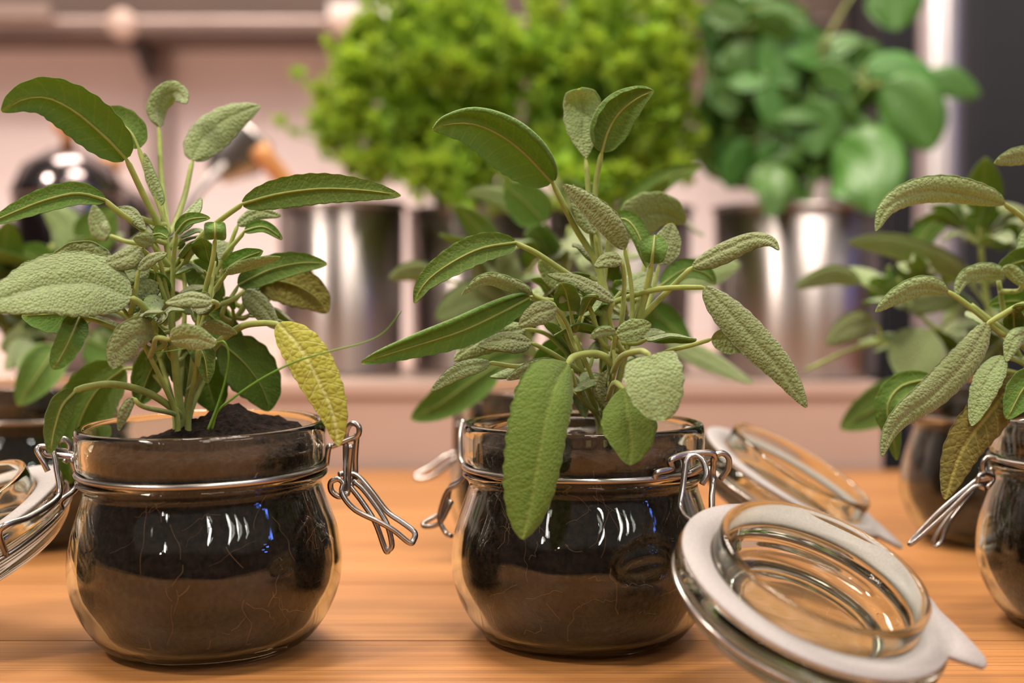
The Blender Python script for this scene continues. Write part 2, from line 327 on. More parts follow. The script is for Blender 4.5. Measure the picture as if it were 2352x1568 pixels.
def soil_mesh(seed, mound, rz):
    V, F = lathe_geo(SPROF, 120); out = []; mc = Matrix.Rotation(-rz, 3, 'Z') @ Vector((mound[0], mound[1], 0)) if mound else None
    for v in V:
        w = v.copy(); n_ = noise.noise(Vector((v.x * 400, v.y * 400, v.z * 400 + seed * 9)))
        m_ = noise.noise(Vector((v.x * 90, v.y * 90, v.z * 90 + seed * 5)))
        if v.z > 0.0745:
            w.z += 0.0022 * n_ + 0.003 * m_
            if mound: w.z += mound[2] * math.exp(-((v.x - mc.x) ** 2 + (v.y - mc.y) ** 2) / 0.0008)
        else:
            k = 1 - 0.010 * max(0, n_) - 0.014 * max(0, m_); w.x *= k; w.y *= k
        out.append(w)
    me = bpy.data.meshes.new('potting_soil'); me.from_pydata([tuple(v) for v in out], [], F); me.materials.append(MATS['soil']); flipfix(me)
    me.polygons.foreach_set('use_smooth', [True] * len(me.polygons)); return me
def rad_at(z):                     # inner soil radius at height z (m)
    for (r0, z0), (r1, z1) in zip(SPROF, SPROF[1:]):
        if z0 <= z <= z1 and r0 > 0.03: return r0 + (r1 - r0) * (z - z0) / max(1e-9, z1 - z0)
    return 0.043
def make_jar(loc, rot, jl, sl, seed, roots=0, mound=None):
    j = empty('clip_top_jar', loc, rot, jl, 'jar', 'clip-top jars of sage')
    link('glass_body', JMESH, j)
    ring = [Vector((0.0487 * math.cos(a), 0.0487 * math.sin(a), 0.0711)) for a in [2 * math.pi * k / 96 for k in range(96)]]
    V, F = tube_geo(ring, WR * 0.95, 8, True); mobj('neck_wire', V, F, 'wire_steel', j, local=True)
    s = link('potting_soil', soil_mesh(seed, mound, rot[2])); s.location = loc; s.rotation_euler = rot; tag(s, sl, 'soil', 'soil in the jars', 'stuff')
    MW[s] = MW[j]
    if roots:
        rnd = random.Random(seed); V = []; F = []
        for i in range(roots):
            a = -math.pi / 2 + rnd.uniform(-1.35, 1.35); z = rnd.uniform(0.012, 0.077); pts = []
            da = rnd.uniform(-0.05, 0.05); dz = rnd.uniform(-0.0035, 0.0012)
            for k in range(rnd.randint(4, 9)):
                r_ = rad_at(max(0.009, min(0.074, z))) + 0.00015
                pts.append(Vector((r_ * math.cos(a), r_ * math.sin(a), z)))
                a += da + rnd.uniform(-0.03, 0.03); z += dz + rnd.uniform(-0.0012, 0.0012); z = max(0.010, min(0.073, z))
            tube_geo(crom(pts, 4), rnd.uniform(0.00007, 0.00016), 4, False, V, F)
        r_ = mobj('roots', V, F, 'root', s, local=True); r_['kind'] = 'stuff'
        V = []; F = []
        for i in range(26):        # crumbs of bark on the soil
            a = rnd.uniform(0, 6.28); q = rnd.uniform(0.008, 0.030); bv, bf = box_geo(-1, 1, -1, 1, -1, 1)
            sc_ = Vector((rnd.uniform(.0005, .0014), rnd.uniform(.0004, .0009), rnd.uniform(.0003, .0008)))
            rm = Matrix.Rotation(rnd.uniform(0, 3), 3, 'Z') @ Matrix.Rotation(rnd.uniform(-.6, .6), 3, 'X')
            b0 = len(V)
            for v in bv: V.append(rm @ Vector((v.x * sc_.x, v.y * sc_.y, v.z * sc_.z)) * rnd.uniform(.8, 1.2) + Vector((q * math.cos(a), q * math.sin(a), 0.0812)))
            F += [tuple(b0 + i_ for i_ in f) for f in bf]
        r_ = mobj('bark_crumbs', V, F, 'old_stem', s, local=True, smooth=False); r_['kind'] = 'stuff'
    return j, s
RINGS = {}
def put_lid(jar, c_, n, tabdir, wires=()):
    """lid hanging from its hinge: c_ centre of the gasket plane, n its normal (world)"""
    M = Matrix.Translation(Vector(c_)) @ frame_from(n, tabdir)
    L = MW[jar].inverted() @ M
    l = link('lid', LMESH, jar); l.matrix_local = L; MW[l] = M
    g_ = link('gasket', GMESH, l); g_['label'] = 'off-white rubber sealing ring with pull tab'
    ring = [M @ Vector((0.0482 * math.cos(a), 0.0482 * math.sin(a), -0.0102)) for a in [2 * math.pi * k / 96 for k in range(96)]]
    RINGS[jar] = ring
    V, F = tube_geo(ring, WR * 0.8, 8, True); mobj('lid_wire', V, F, 'wire_steel', l)
    for w in wires: tube('hinge_wire', w, WR, 'wire_steel', jar)
    return M
def px_path(pts, Z): return [P(x, y, Z + d / 1000) for x, y, d in pts]
def jx(px, Z): return (px - 1176) / FPX * Z
def r_out(z):
    zm = z * 1000
    for (r0, z0), (r1, z1) in zip(JOUT[3:], JOUT[4:]):
        if z0 <= zm <= z1: return (r0 + (r1 - r0) * (zm - z0) / max(1e-6, z1 - z0)) / 1000
    return 0.0
def ring_pt(jar, p, r=0.0493):
    q = MW[jar].inverted() @ Vector(p); a = math.atan2(q.y, q.x); return MW[jar] @ Vector((r * math.cos(a), r * math.sin(a), 0.0711))
def clear(jar, pts):
    out = []
    for p in pts:
        q = MW[jar].inverted() @ p; r_ = math.hypot(q.x, q.y); m_ = r_out(q.z) + WR * 1.05
        if 0 < r_ < m_: q.x *= m_ / r_; q.y *= m_ / r_
        out.append(MW[jar] @ q)
    return out
def near(pts, p): return min(pts, key=lambda v: (v - p).length)
ZL, ZC, ZR = 0.567, 0.58, 0.60
tl = math.radians(-1.9)
jarC, soilC = make_jar((jx(1340, ZC), ZC + YC, 0), (0, 0, 0.3), 'glass clip-top jar whose big leaf hangs over its front, open lid leaning beside it', 'dark potting soil with fine roots in the jar with the big drooping front leaf', 3, 55)
jarL, soilL = make_jar((jx(474, ZL), ZL + YC, 0.0011), (0, tl, 0.9), 'slightly tilted glass clip-top jar under the sage with one yellow leaf, wire clasp hanging open', 'dark potting soil with fine roots in the tilted jar with grass blades', 5, 60, (0.012, 0.010, 0.012))
jarR, soilR = make_jar((jx(2556, ZR), ZR + YC, 0), (0, 0, 1.7), 'glass clip-top jar under the sage with a withered olive leaf, clasp sticking out', 'dark potting soil in the jar below the withered olive leaf', 8, 40)
ZB = 0.80
jarBL, soilBL = make_jar((jx(70, ZB), ZB + YC, 0), (0, 0, 2.1), 'blurred glass jar of sage behind the tilted jar', 'dark soil in the jar behind the tilted jar', 11)
ZBC = 0.765
jarBC, soilBC = make_jar((jx(1262, ZBC), ZBC + YC, 0), (0, 0, 0.2), 'glass jar hidden behind the jar with the leaning lid, its own lid open', 'dark soil in the jar hidden behind the jar with the leaning lid', 13)
jarBR, soilBR = make_jar((jx(2300, ZB), ZB + YC, 0), (0, 0, 1.2), 'blurred dark glass jar of sage in front of the steel post', 'dark soil in the jar in front of the steel post', 17)
# lids (poses solved from the ring and gasket outlines)
def hit_plane(px, py, c_, n):
    d = P(px, py, 1.0) - CAM; return CAM + d * ((Vector(c_) - CAM).dot(Vector(n)) / d.dot(Vector(n)))
cC = Vector((0.1046, -0.0951, 0.0421)); nC = Vector((0.301, -0.3534, 0.8857))
put_lid(jarC, cC, nC, hit_plane(2255, 1512, cC, nC) - cC)
nL = Vector((-0.37, -0.24, 0.90)); cL = P(128, 1098, 0.575) - Vector((0.915, 0, 0.40)) * 0.0485
put_lid(jarL, cL, nL, (-1, -1, 0))
nB = Vector((0.47, -0.17, 0.866)); cB = P(1822, 1100, 0.70)
put_lid(jarBC, cB, nB, (1, -0.3, -0.6))
# hinge of the middle jar (right side) and its lid bail
ZH = 0.548
for pts in ([(1480, 1080, -4), (1535, 1075, -6), (1533, 1055, -6), (1580, 1042, -3), (1634, 1040, 0), (1640, 1056, 3), (1618, 1068, 5), (1560, 1084, 8)],
            [(1612, 1112, -9), (1622, 1090, -8), (1616, 1060, -6), (1596, 1046, -4), (1578, 1054, -5), (1573, 1082, -8), (1568, 1120, -12), (1562, 1162, -16), (1572, 1185, -22), (1590, 1200, -28)],
            [(1655, 1100, 6), (1672, 1076, 5), (1673, 1052, 4), (1658, 1040, 3), (1640, 1050, 2), (1638, 1075, 4), (1637, 1110, 3), (1635, 1150, -4), (1640, 1185, -14)]):
    w_ = clear(jarC, px_path(pts, ZH))
    w_ = [ring_pt(jarC, w_[0])] + w_ + [ring_pt(jarC, w_[-1])] if pts[0][0] == 1480 else w_ + [near(RINGS[jarC], w_[-1])]
    tube('hinge_wire', w_, WR * 0.98, 'wire_steel', jarC)
# clasp of the middle jar (left side, behind)
ZK = 0.605
for pts in ([(1075, 1062, 0), (1060, 1060, 4), (1058, 1000, 10), (1064, 965, 14)], [(1062, 1105, 0), (1030, 1125, 2), (1015, 1160, 4), (1010, 1195, 4), (1025, 1225, 2), (1036, 1230, -2)],
            [(1060, 1100, 6), (1035, 1118, 8), (1020, 1170, 8), (975, 1200, 8), (978, 1209, 6), (1010, 1200, 4), (1038, 1150, 4)]):
    w_ = clear(jarC, px_path(pts, ZK)); tube('clasp_wire', [ring_pt(jarC, w_[0])] + w_, WR * 0.9, 'wire_steel', jarC)
# hinge of the tilted jar (left side)
ZHL = 0.565
for pts in ([(195, 1056, -6), (170, 1050, -4), (140, 1046, -3), (108, 1044, -3), (104, 1034, -2), (118, 1030, 2), (150, 1040, 6), (188, 1050, 8)],
            [(110, 1082, -6), (98, 1058, -6), (86, 1036, -5), (92, 1026, -4), (110, 1028, -3), (124, 1042, -5), (131, 1080, -7), (138, 1128, -10), (128, 1148, -14), (100, 1168, -20), (60, 1190, -26), (0, 1215, -34)],
            [(148, 1062, 8), (158, 1046, 9), (160, 1020, 9), (147, 1008, 9), (132, 1014, 9), (135, 1034, 9), (160, 1040, 8), (171, 1070, 8), (179, 1108, 8), (168, 1128, 6), (140, 1150, 4)]):
    w_ = clear(jarL, px_path(pts, ZHL))
    w_ = [ring_pt(jarL, w_[0])] + w_ + [ring_pt(jarL, w_[-1])] if pts[0][0] == 195 else w_ + [near(RINGS[jarL], w_[-1])]
    tube('hinge_wire', w_, WR, 'wire_steel', jarL)
# clasp of the tilted jar (right side)
ZKL = 0.560
for pts in ([(735, 1028, 4), (765, 1024, 5), (800, 1010, 4), (822, 1000, 3), (824, 980, 3), (810, 972, 4), (798, 984, 5), (794, 1010, 5), (794, 1060, 4), (795, 1125, 0), (799, 1128, -1), (801, 1080, 0), (806, 1020, 0)],
            [(820, 996, 4), (816, 1050, 6), (815, 1095, 6), (800, 1126, 2)],
            [(800, 1132, -3), (780, 1140, -4), (762, 1128, -4), (760, 1108, -4), (776, 1100, -4), (788, 1110, -4), (786, 1134, -5), (815, 1170, -6), (870, 1198, -6), (905, 1218, -6), (940, 1246, -6), (950, 1240, -5), (952, 1222, -4), (925, 1200, -2), (890, 1175, 0), (855, 1130, 2), (825, 1096, 4), (800, 1086, 4), (778, 1090, 2)],
            [(800, 1112, 0), (830, 1150, 0), (862, 1200, -1), (885, 1262, -2), (893, 1262, -2), (900, 1248, -2), (885, 1195, -1), (840, 1130, 2), (812, 1104, 3)]):
    w_ = clear(jarL, px_path(pts, ZKL)); tube('clasp_wire', ([ring_pt(jarL, w_[0])] if pts[0][0] == 735 else []) + w_, WR * 0.95, 'wire_steel', jarL)
# clasp of the jar on the right
for pts in ([(2300, 1052, 0), (2270, 1050, 0), (2258, 1062, 0), (2262, 1085, 0), (2282, 1098, 0), (2290, 1075, 2)], [(2268, 1120, -3), (2282, 1100, -1), (2268, 1088, -2), (2250, 1092, -4), (2246, 1112, -4), (2262, 1122, -5), (2238, 1118, -6), (2170, 1182, -8), (2098, 1246, -10), (2096, 1238, -8), (2160, 1172, -6), (2250, 1096, -2)],
            [(2282, 1097, 1), (2262, 1100, 6), (2245, 1108, 8), (2200, 1160, 8), (2162, 1210, 8), (2143, 1246, 8), (2150, 1254, 8), (2164, 1240, 9), (2180, 1200, 10), (2240, 1120, 12)]):
    w_ = clear(jarR, px_path(pts, 0.598)); tube('clasp_wire', ([ring_pt(jarR, w_[0])] if pts[0][0] == 2300 else []) + w_, WR * 0.75, 'wire_steel', jarR)
# clasp of the jar behind
for pts in ([(1052, 1030, 0), (1020, 1050, 0), (985, 1075, 0), (958, 1090, 0), (962, 1100, -2), (1000, 1090, -4), (1050, 1050, -4)], [(1048, 1040, 4), (1046, 960, 4), (1050, 915, 4), (1078, 905, 4), (1090, 925, 4), (1070, 945, 4)]):
    w_ = clear(jarBC, px_path(pts, 0.757)); tube('clasp_wire', [ring_pt(jarBC, w_[0])] + w_, WR * 1.1, 'wire_steel', jarBC)
# hinge of the jar behind: from its neck ring to its lid's wire
jp = MW[jarBC].translation; tdir = (cB - jp); tdir.z = 0; tdir.normalize(); side_ = Vector((-tdir.y, tdir.x, 0))
for k in (-1, 1):
    a_ = ring_pt(jarBC, jp + tdir * 0.05 + side_ * 0.008 * k); e_ = near(RINGS[jarBC], jp + tdir * 0.07 + side_ * 0.012 * k + Vector((0, 0, .06)))
    tube('hinge_wire', [a_, a_ + tdir * 0.006 + Vector((0, 0, .003)), a_ + tdir * 0.009 + Vector((0, 0, -.006)), a_.lerp(e_, 0.6) + Vector((0, 0, -.006)), e_], WR, 'wire_steel', jarBC)
# ------------------------------------------------------------------ sage
def leaf_shape(t_, kind):
    if kind == 'h': return 0.98 * math.sqrt(max(0, 1 - ((t_ - 0.30) / 0.70) ** 2)) if t_ > 0.30 else 0.80 + 0.18 * math.sin(t_ / 0.30 * math.pi / 2)
    if kind == 'b': return (1 - abs(2 * t_ - 1) ** 3.2) ** 0.62 * (1 - 0.22 * t_)
    if kind == 'r': return math.sin(math.pi * min(1, max(0, t_)) ** 1.45) ** 0.55
    if kind == 'v': return math.sin(math.pi * min(1, max(0, t_)) ** 0.85) ** 0.62
    return (math.sin(math.pi * t_ ** 0.72)) ** 0.60 if 0 < t_ < 1 else 0.0
def make_leaf(plant, pts, w, roll=0, fold=0.35, side='u', mat='sage', shape='n', stalk=None, hi=True, rs=0.0011, asym=0.0, rnd=random, comp=False):
    """pts, stalk: world points along the midrib from base to tip; w half width in metres; side: 'u' shows its upper face to the camera"""
    nl, nw = (56, 8) if hi else (22, 4)
    mid, L = resample(crom(pts, 10), nl); V = []; F = []; UVs = []; fm = []
    sgn = 1 if side == 'u' else -1; ph1, ph2 = rnd.uniform(0, 6), rnd.uniform(0, 6); wob = rnd.uniform(0.04, 0.10)
    r0, r1 = roll if isinstance(roll, tuple) else (roll, roll); th = 0.00028 if hi else 0.0003
    low = []; cols = 2 * nw + 1; tabs = []
    for fo in (fold if isinstance(fold, tuple) else (fold, fold)):
        cx, cz = [0.0], [0.0]
        for k in range(1, nw * 6 + 1):
            a = fo * 2.1 * ((k - .5) / (nw * 6)) ** (2 if fo < 1 else 3.2); cx.append(cx[-1] + math.cos(a) / (nw * 6)); cz.append(cz[-1] - math.sin(a) / (nw * 6))
        mx = max(cx); tabs.append(([v / mx for v in cx], [v / mx for v in cz]))
    if comp: w = w * 1.06 / max(0.62, math.cos(math.radians((r0 + r1) / 2)))
    for i, p in enumerate(mid):
        t_ = i / nl
        T = (mid[min(nl, i + 1)] - mid[max(0, i - 1)]).normalized(); vc = (CAM - p).normalized()
        S = T.cross(vc); S = S.normalized() if S.length > 1e-5 else RT.copy(); N = S.cross(T).normalized()
        a = math.radians(r0 + (r1 - r0) * t_); S, N = S * math.cos(a) + N * math.sin(a), N * math.cos(a) - S * math.sin(a)
        Nu = N * sgn
        tt = min(0.997, max(0.004, t_)); ww = w * leaf_shape(tt, shape)
        cr = 1 + (0.028 if hi else 0) * math.sin(L * t_ / 0.0009) * (1 if 0.02 < t_ < 0.98 else 0)
        for j in range(cols):
            s = (j - nw) / nw; k_ = abs(j - nw) * 6; cx, cz = tabs[1 if s > 0 else 0]; e = (1 if s >= 0 else -1) * cx[k_] * ww * (cr if abs(s) > 0.9 else 1) * (1 + asym * (1 if s > 0 else -1))
            off = cz[k_] * ww - 0.10 * ww * math.exp(-(s / 0.16) ** 2)
            off += wob * w * s * s * math.sin(L * t_ / 0.008 + (ph1 if s > 0 else ph2)) * (0.3 + 0.7 * t_)
            c_ = p + S * e + Nu * off
            V.append(c_ + Nu * th); V.append(c_ - Nu * th)
            UVs += [(s * ww, L * t_)] * 2
        low.append(p - Nu * (0.10 * w * leaf_shape(tt, shape) + th + rs * 0.25))
    for i in range(nl):
        for j in range(cols - 1):
            a = 2 * (i * cols + j); b_ = a + 2 * cols
            q = (a, a + 2, b_ + 2, b_); q2 = (a + 1, b_ + 1, b_ + 3, a + 3)
            if sgn < 0: q = q[::-1]; q2 = q2[::-1]
            F += [q, q2]; fm += [0, 1]
        for j in (0, cols - 1):
            a = 2 * (i * cols + j); b_ = a + 2 * cols; F.append((a, b_, b_ + 1, a + 1)); fm.append(1)
    ms = {'sage': ['sage_upper', 'sage_lower'], 'g': ['sage_fresh', 'sage_fresh'], 'y': ['sage_yellow', 'sage_yellow'], 'o': ['sage_olive', 'sage_olive']}.get(mat, [mat, mat])
    lf = mobj('leaf', V, F, ms, plant, fmat=fm, uvs=UVs)
    # stalk running on as the raised midrib under the blade
    rib = low[::4] if hi else low[::3]
    path = (crom(list(stalk)[::-1] + [pts[0]], 6)[:-1] if stalk else []) + rib[:-1]
    ns = len(path) - len(rib) + 1
    rad = [rs * (1.35 - 0.35 * i / max(1, ns)) if i < ns else rs * 0.55 * (1 - 0.75 * (i - ns) / max(1, len(rib))) for i in range(len(path))]
    V, F = tube_geo(path, rad, 8 if hi else 5)
    mobj('leaf_stalk', V, F, 'sage_stalk', lf)
    return lf
def sage_plant(base, label):
    return empty('sage_plant', base, label=label, cat='plant', group='sage plants in jars')
def join_stem(sk, W3, samples):
    """lead the stalk on to the nearest stem, from a little below"""
    e_ = sk[-1] if sk else W3[0]
    q = min(samples, key=lambda v: (v - e_).length + 1.2 * max(0, v.z - e_.z + 0.003))
    if (q - e_).length > 0.0012:
        if not sk: sk.append(e_.lerp(q, 0.4) + (W3[0] - W3[1]).normalized() * 0.15 * (q - e_).length)
        sk.append(q)
def build_sage(plant, Z0, leaves, stems, hi=True):
    samples = []
    for r_, pts in stems:
        sp_ = px_path(pts, Z0); sp_[0] = sp_[0].lerp(sp_[1], 0.15); sp_ = [Vector((sp_[0].x, sp_[0].y, 0.078))] + sp_ if sp_[0].z > 0.083 else sp_
        samples += crom(sp_, 8)
        tube('stem', sp_, (r_ / 1000, r_ / 1600), 'sage_stalk', plant, n=6, sides=8)
    for spec in leaves:
        kind, w, roll, fold, pts, stalk = spec[:6]; kw = spec[6] if len(spec) > 6 else {}
        mat = 'g' if 'g' in kind else 'y' if 'y' in kind else 'o' if 'o' in kind else 'sage'; shape = 'b' if 'b' in kind else 'r' if 'r' in kind else 'h' if 'h' in kind else 'v' if 'v' in kind else 'n'
        W3 = px_path(pts, Z0); zz = W3[0].y - YC
        sk = px_path(stalk, Z0) if stalk else []
        join_stem(sk, W3, samples)
        make_leaf(plant, W3, w * zz / FPX, roll, fold, 'l' if 'l' in kind else 'u', mat, shape, sk or None, hi, kw.get('rs', 0.0010) * 0.85, kw.get('asym', 0.0), comp=True)
def filler(plant, anchors, n, rnd, lmin=0.012, lmax=0.028, hi=False, wr=0.24, spread=1.0):
    """small young leaves leaving the stems near the core of the plant"""
    for i in range(n):
        a = rnd.choice(anchors); az = rnd.uniform(0, 2 * math.pi); el = rnd.uniform(0.0, 1.1)
        d = Vector((math.cos(az) * math.cos(el), math.sin(az) * math.cos(el), math.sin(el))); L = rnd.uniform(lmin, lmax)
        st = a + d * L * 0.45 * spread; drop = Vector((0, 0, -L * rnd.uniform(0.1, 0.6)))
        pts = [st, st + d * L * 0.5 + drop * 0.2, st + d * L + drop]
        lw = L * rnd.uniform(wr * 0.8, wr * 1.25)
        # orient by tilting so the upper face looks up and outward
        T = (pts[2] - pts[0]).normalized(); vc = (CAM - pts[1]).normalized(); S0 = T.cross(vc).normalized(); N0 = S0.cross(T)
        upv = (Vector((0, 0, 1)) + Vector((rnd.uniform(-.4, .4), rnd.uniform(-.4, .4), 0)) - d * 0.2).normalized()
        Nd = (upv - T * upv.dot(T)).normalized(); ang = math.degrees(math.atan2(-Nd.dot(S0), Nd.dot(N0)))
        make_leaf(plant, pts, lw, ang, rnd.uniform(0.1, 0.6), 'u', 'sage', 'n', [st - d * L * 0.2 + Vector((0, 0, -.001)), a], hi, 0.0007, rnd=rnd)
# --- sage in the middle jar
bC = P(1385, 985, ZC); plC = sage_plant(bC, 'sage plant with a big leaf drooping over the front of its jar')
stC = [(2.3, [(1388, 990, 0), (1385, 900, 0), (1388, 800, -2), (1385, 710, -2), (1378, 600, 0), (1368, 520, 0)]),
       (1.9, [(1384, 980, -3), (1345, 880, -12), (1305, 770, -18), (1272, 700, -20)]),
       (1.6, [(1392, 985, -2), (1415, 900, -10), (1440, 800, -14), (1470, 725, -12)]),
       (1.5, [(1390, 985, 4), (1420, 880, 15), (1445, 780, 22), (1470, 660, 28), (1490, 560, 34)]),
       (1.5, [(1380, 985, 4), (1350, 890, 16), (1318, 790, 24), (1285, 680, 26)]),
       (1.3, [(1385, 975, -8), (1330, 905, -22), (1312, 850, -34)]),
       (1.2, [(1388, 975, -8), (1372, 900, -20), (1345, 830, -26), (1320, 770, -26)]),
       (1.1, [(1392, 970, -6), (1398, 900, -22), (1412, 850, -30), (1408, 790, -30)])]
lvC = [
 ('l', 56, 10, (0.35, 1.7), [(1268, 418, -2), (1212, 357, -8), (1155, 312, -14), (1090, 284, -20), (1030, 284, -24), (994, 297, -26)], [(1320, 520, 0), (1368, 600, 0), (1392, 680, -2)], {'rs': .0014, 'asym': -0.12}),
 ('ur', 42, (-12, 12), 0.35, [(1346, 364, 6), (1340, 300, 10), (1336, 240, 12), (1330, 204, 4)], [(1352, 450, 4), (1360, 540, 2), (1376, 620, 0)], {'rs': .0013}),
 ('l', 44, (-8, 14), (1.8, 0.45), [(1382, 348, 2), (1396, 302, 2), (1424, 258, 0), (1466, 226, -4), (1502, 210, -8)], [(1368, 430, 4), (1366, 540, 2), (1384, 640, 0)], {'rs': .0013}),
 ('u', 26, 25, 0.8, [(1434, 572, -16), (1398, 522, -18), (1345, 470, -16), (1292, 424, -12)], [(1448, 640, -14), (1452, 720, -14), (1440, 790, -14)]),
 ('u', 20, -35, 0.5, [(1366, 535, -4), (1340, 480, -4), (1316, 424, 0)], [(1376, 600, -2)]),
 ('l', 18, 20, 0.6, [(1362, 500, 8), (1352, 455, 10), (1358, 418, 10)], None),
 ('l', 20, 30, (.5, 1.7), [(1406, 506, 8), (1440, 508, 4), (1468, 548, 0), (1486, 614, -4)], [(1396, 560, 6), (1388, 640, 2)]),
 ('u', 46, -30, 0.25, [(1432, 532, 40), (1480, 498, 42), (1530, 490, 44), (1574, 512, 46)], [(1440, 600, 34), (1450, 680, 26)]),
 ('uv', 30, -12, 0.15, [(1514, 606, 4), (1532, 566, 6), (1544, 512, 10)], [(1496, 680, 0), (1468, 745, -6)]),
 ('lv', 30, 0, 0.5, [(1497, 604, -16), (1500, 575, -18), (1504, 540, -12)], [(1484, 670, -14), (1466, 732, -12)], {'rs': .0015}),
 ('u', 22, 30, 0.7, [(1592, 611, -12), (1660, 575, -14), (1728, 548, -16), (1770, 552, -20), (1789, 574, -22)], [(1540, 662, -12), (1474, 728, -12)], {'rs': .0012}),
 ('l', 22, 35, 0.5, [(1520, 656, 34), (1575, 622, 38), (1620, 630, 40), (1642, 654, 42)], [(1480, 680, 30)]),
 ('u', 38, (28, -18), 0.45, [(1620, 660, -20), (1680, 722, -24), (1738, 788, -27), (1796, 852, -30), (1852, 936, -34)], [(1560, 660, -18), (1500, 666, -16), (1420, 690, -8)], {'rs': .0012}),
 ('uv', 28, -14, -0.3, [(1634, 779, -18), (1680, 782, -20), (1728, 793, -22)], [(1590, 792, -18), (1520, 812, -16), (1460, 850, -10)]),
 ('l', 32, -18, 0.4, [(1183, 558, -14), (1106, 572, -20), (1036, 606, -26), (980, 648, -30), (952, 696, -32)], [(1230, 580, -12), (1290, 620, -8), (1350, 660, -4)], {'rs': .0012}),
 ('u', 14, 40, 0.8, [(1222, 676, -20), (1172, 660, -24), (1116, 646, -28), (1060, 676, -30)], [(1280, 705, -20)]),
 ('l', 34, 18, (0.25, 1.8), [(1216, 682, -18), (1150, 716, -26), (1060, 758, -34), (960, 790, -40), (880, 815, -46), (830, 833, -48)], [(1260, 690, -18), (1330, 700, -8)], {'rs': .0012}),
 ('u', 26, -5, 0.3, [(1277, 706, -34), (1236, 720, -38), (1192, 748, -40)], [(1300, 740, -26), (1320, 790, -22)]),
 ('u', 15, -40, 0.5, [(1410, 690, -26), (1370, 664, -28), (1320, 640, -28), (1258, 630, -28)], [(1400, 730, -24), (1420, 790, -20)]),
 ('u', 17, -25, 0.4, [(1428, 598, -22), (1398, 594, -24), (1366, 612, -26)], [(1434, 640, -20), (1430, 720, -18), (1420, 790, -14)]),
 ('u', 24, 20, 0.5, [(1290, 660, 8), (1262, 625, 8), (1240, 598, 6)], None),
 ('u', 17, 10, 0.5, [(1332, 654, -24), (1308, 668, -28), (1286, 696, -30)], [(1360, 720, -22), (1385, 790, -18)]),
 ('u', 12, 20, 0.4, [(1414, 762, -34), (1384, 762, -36), (1354, 776, -38)], None),
 ('uv', 23, 5, 0.2, [(1416, 768, -34), (1456, 756, -36), (1496, 744, -38)], [(1408, 800, -30), (1400, 860, -20)]),
 ('u', 23, -35, 0.5, [(1220, 786, -26), (1160, 780, -30), (1098, 794, -32)], [(1270, 812, -22), (1320, 845, -16)]),
 ('u', 30, -28, 0.5, [(1206, 754, -6), (1130, 770, -8), (1080, 795, -10), (1042, 828, -12)], [(1260, 770, -4), (1320, 830, -2)]),
 ('u', 18, -18, 0.4, [(1124, 832, -30), (1064, 846, -34), (1024, 870, -36), (991, 898, -38)], [(1170, 840, -28), (1215, 846, -26), (1300, 880, -16)]),
 ('u', 17, 30, 0.6, [(1292, 842, -30), (1230, 846, -34), (1164, 872, -36)], [(1330, 880, -22)]),
 ('ugb', 70, (12, -4), 0.34, [(1304, 836, -42), (1276, 890, -58), (1254, 970, -66), (1238, 1060, -70), (1222, 1150, -72), (1200, 1238, -73)], [(1320, 818, -36), (1370, 812, -30), (1402, 835, -26), (1400, 900, -14)], {'rs': .0015, 'asym': 0.22}),
 ('uh', 66, (-6, 4), 0.22, [(1492, 815, -62), (1500, 860, -68), (1512, 915, -72), (1524, 966, -74)], [(1470, 806, -54), (1425, 822, -40), (1400, 880, -20)], {'rs': .0013}),
 ('ugv', 60, (-8, 6), 0.22, [(1432, 892, -50), (1442, 950, -58), (1450, 1010, -62), (1446, 1068, -64)], [(1410, 880, -40), (1392, 930, -20)], {'rs': .0012}),
 ('l', 30, 20, 0.4, [(1330, 790, 30), (1280, 800, 34), (1220, 850, 38)], None),
 ('l', 26, -20, 0.4, [(1440, 830, 30), (1480, 850, 34), (1530, 900, 36)], None),
 ('u', 20, 10, 0.4, [(1300, 870, 10), (1330, 900, 6), (1345, 960, 4)], None),
 ('u', 16, 10, 0.4, [(1395, 935, -25), (1375, 890, -28), (1395, 850, -30)], None),
]
build_sage(plC, ZC, lvC, stC)
rf = random.Random(21)
filler(plC, [P(x, y, ZC + d / 1000) for x, y, d in [(1385, 640, 0), (1390, 700, 0), (1388, 760, -4), (1385, 820, -4), (1320, 760, -18), (1440, 790, -14), (1440, 720, 20), (1310, 740, 20), (1350, 850, -10), (1370, 880, -6), (1410, 860, -10)]], 34, rf, hi=True)
# --- sage in the tilted jar
bL = P(415, 965, ZL); plL = sage_plant(bL, 'sage plant with one yellowing leaf hanging beside its tilted jar')
stL = [(1.9, [(418, 975, 0), (408, 890, 0), (398, 790, 0), (392, 690, 2), (388, 600, 4), (376, 520, 4)]),
       (1.3, [(412, 970, -4), (370, 870, -10), (330, 790, -14), (300, 720, -16)]),
       (1.5, [(425, 970, 2), (440, 860, 6), (455, 740, 8), (490, 640, 12), (520, 580, 14)]),
       (1.3, [(405, 970, 6), (385, 880, 16), (350, 760, 24), (330, 640, 28), (326, 560, 30)]),
       (1.3, [(430, 970, 6), (470, 870, 20), (520, 760, 28), (570, 690, 32)]),
       (1.4, [(430, 965, -4), (450, 860, -14), (462, 760, -18), (480, 690, -20), (492, 600, -16)]),
       (1.3, [(410, 965, 0), (420, 800, 16), (425, 660, 24), (410, 560, 26)])]
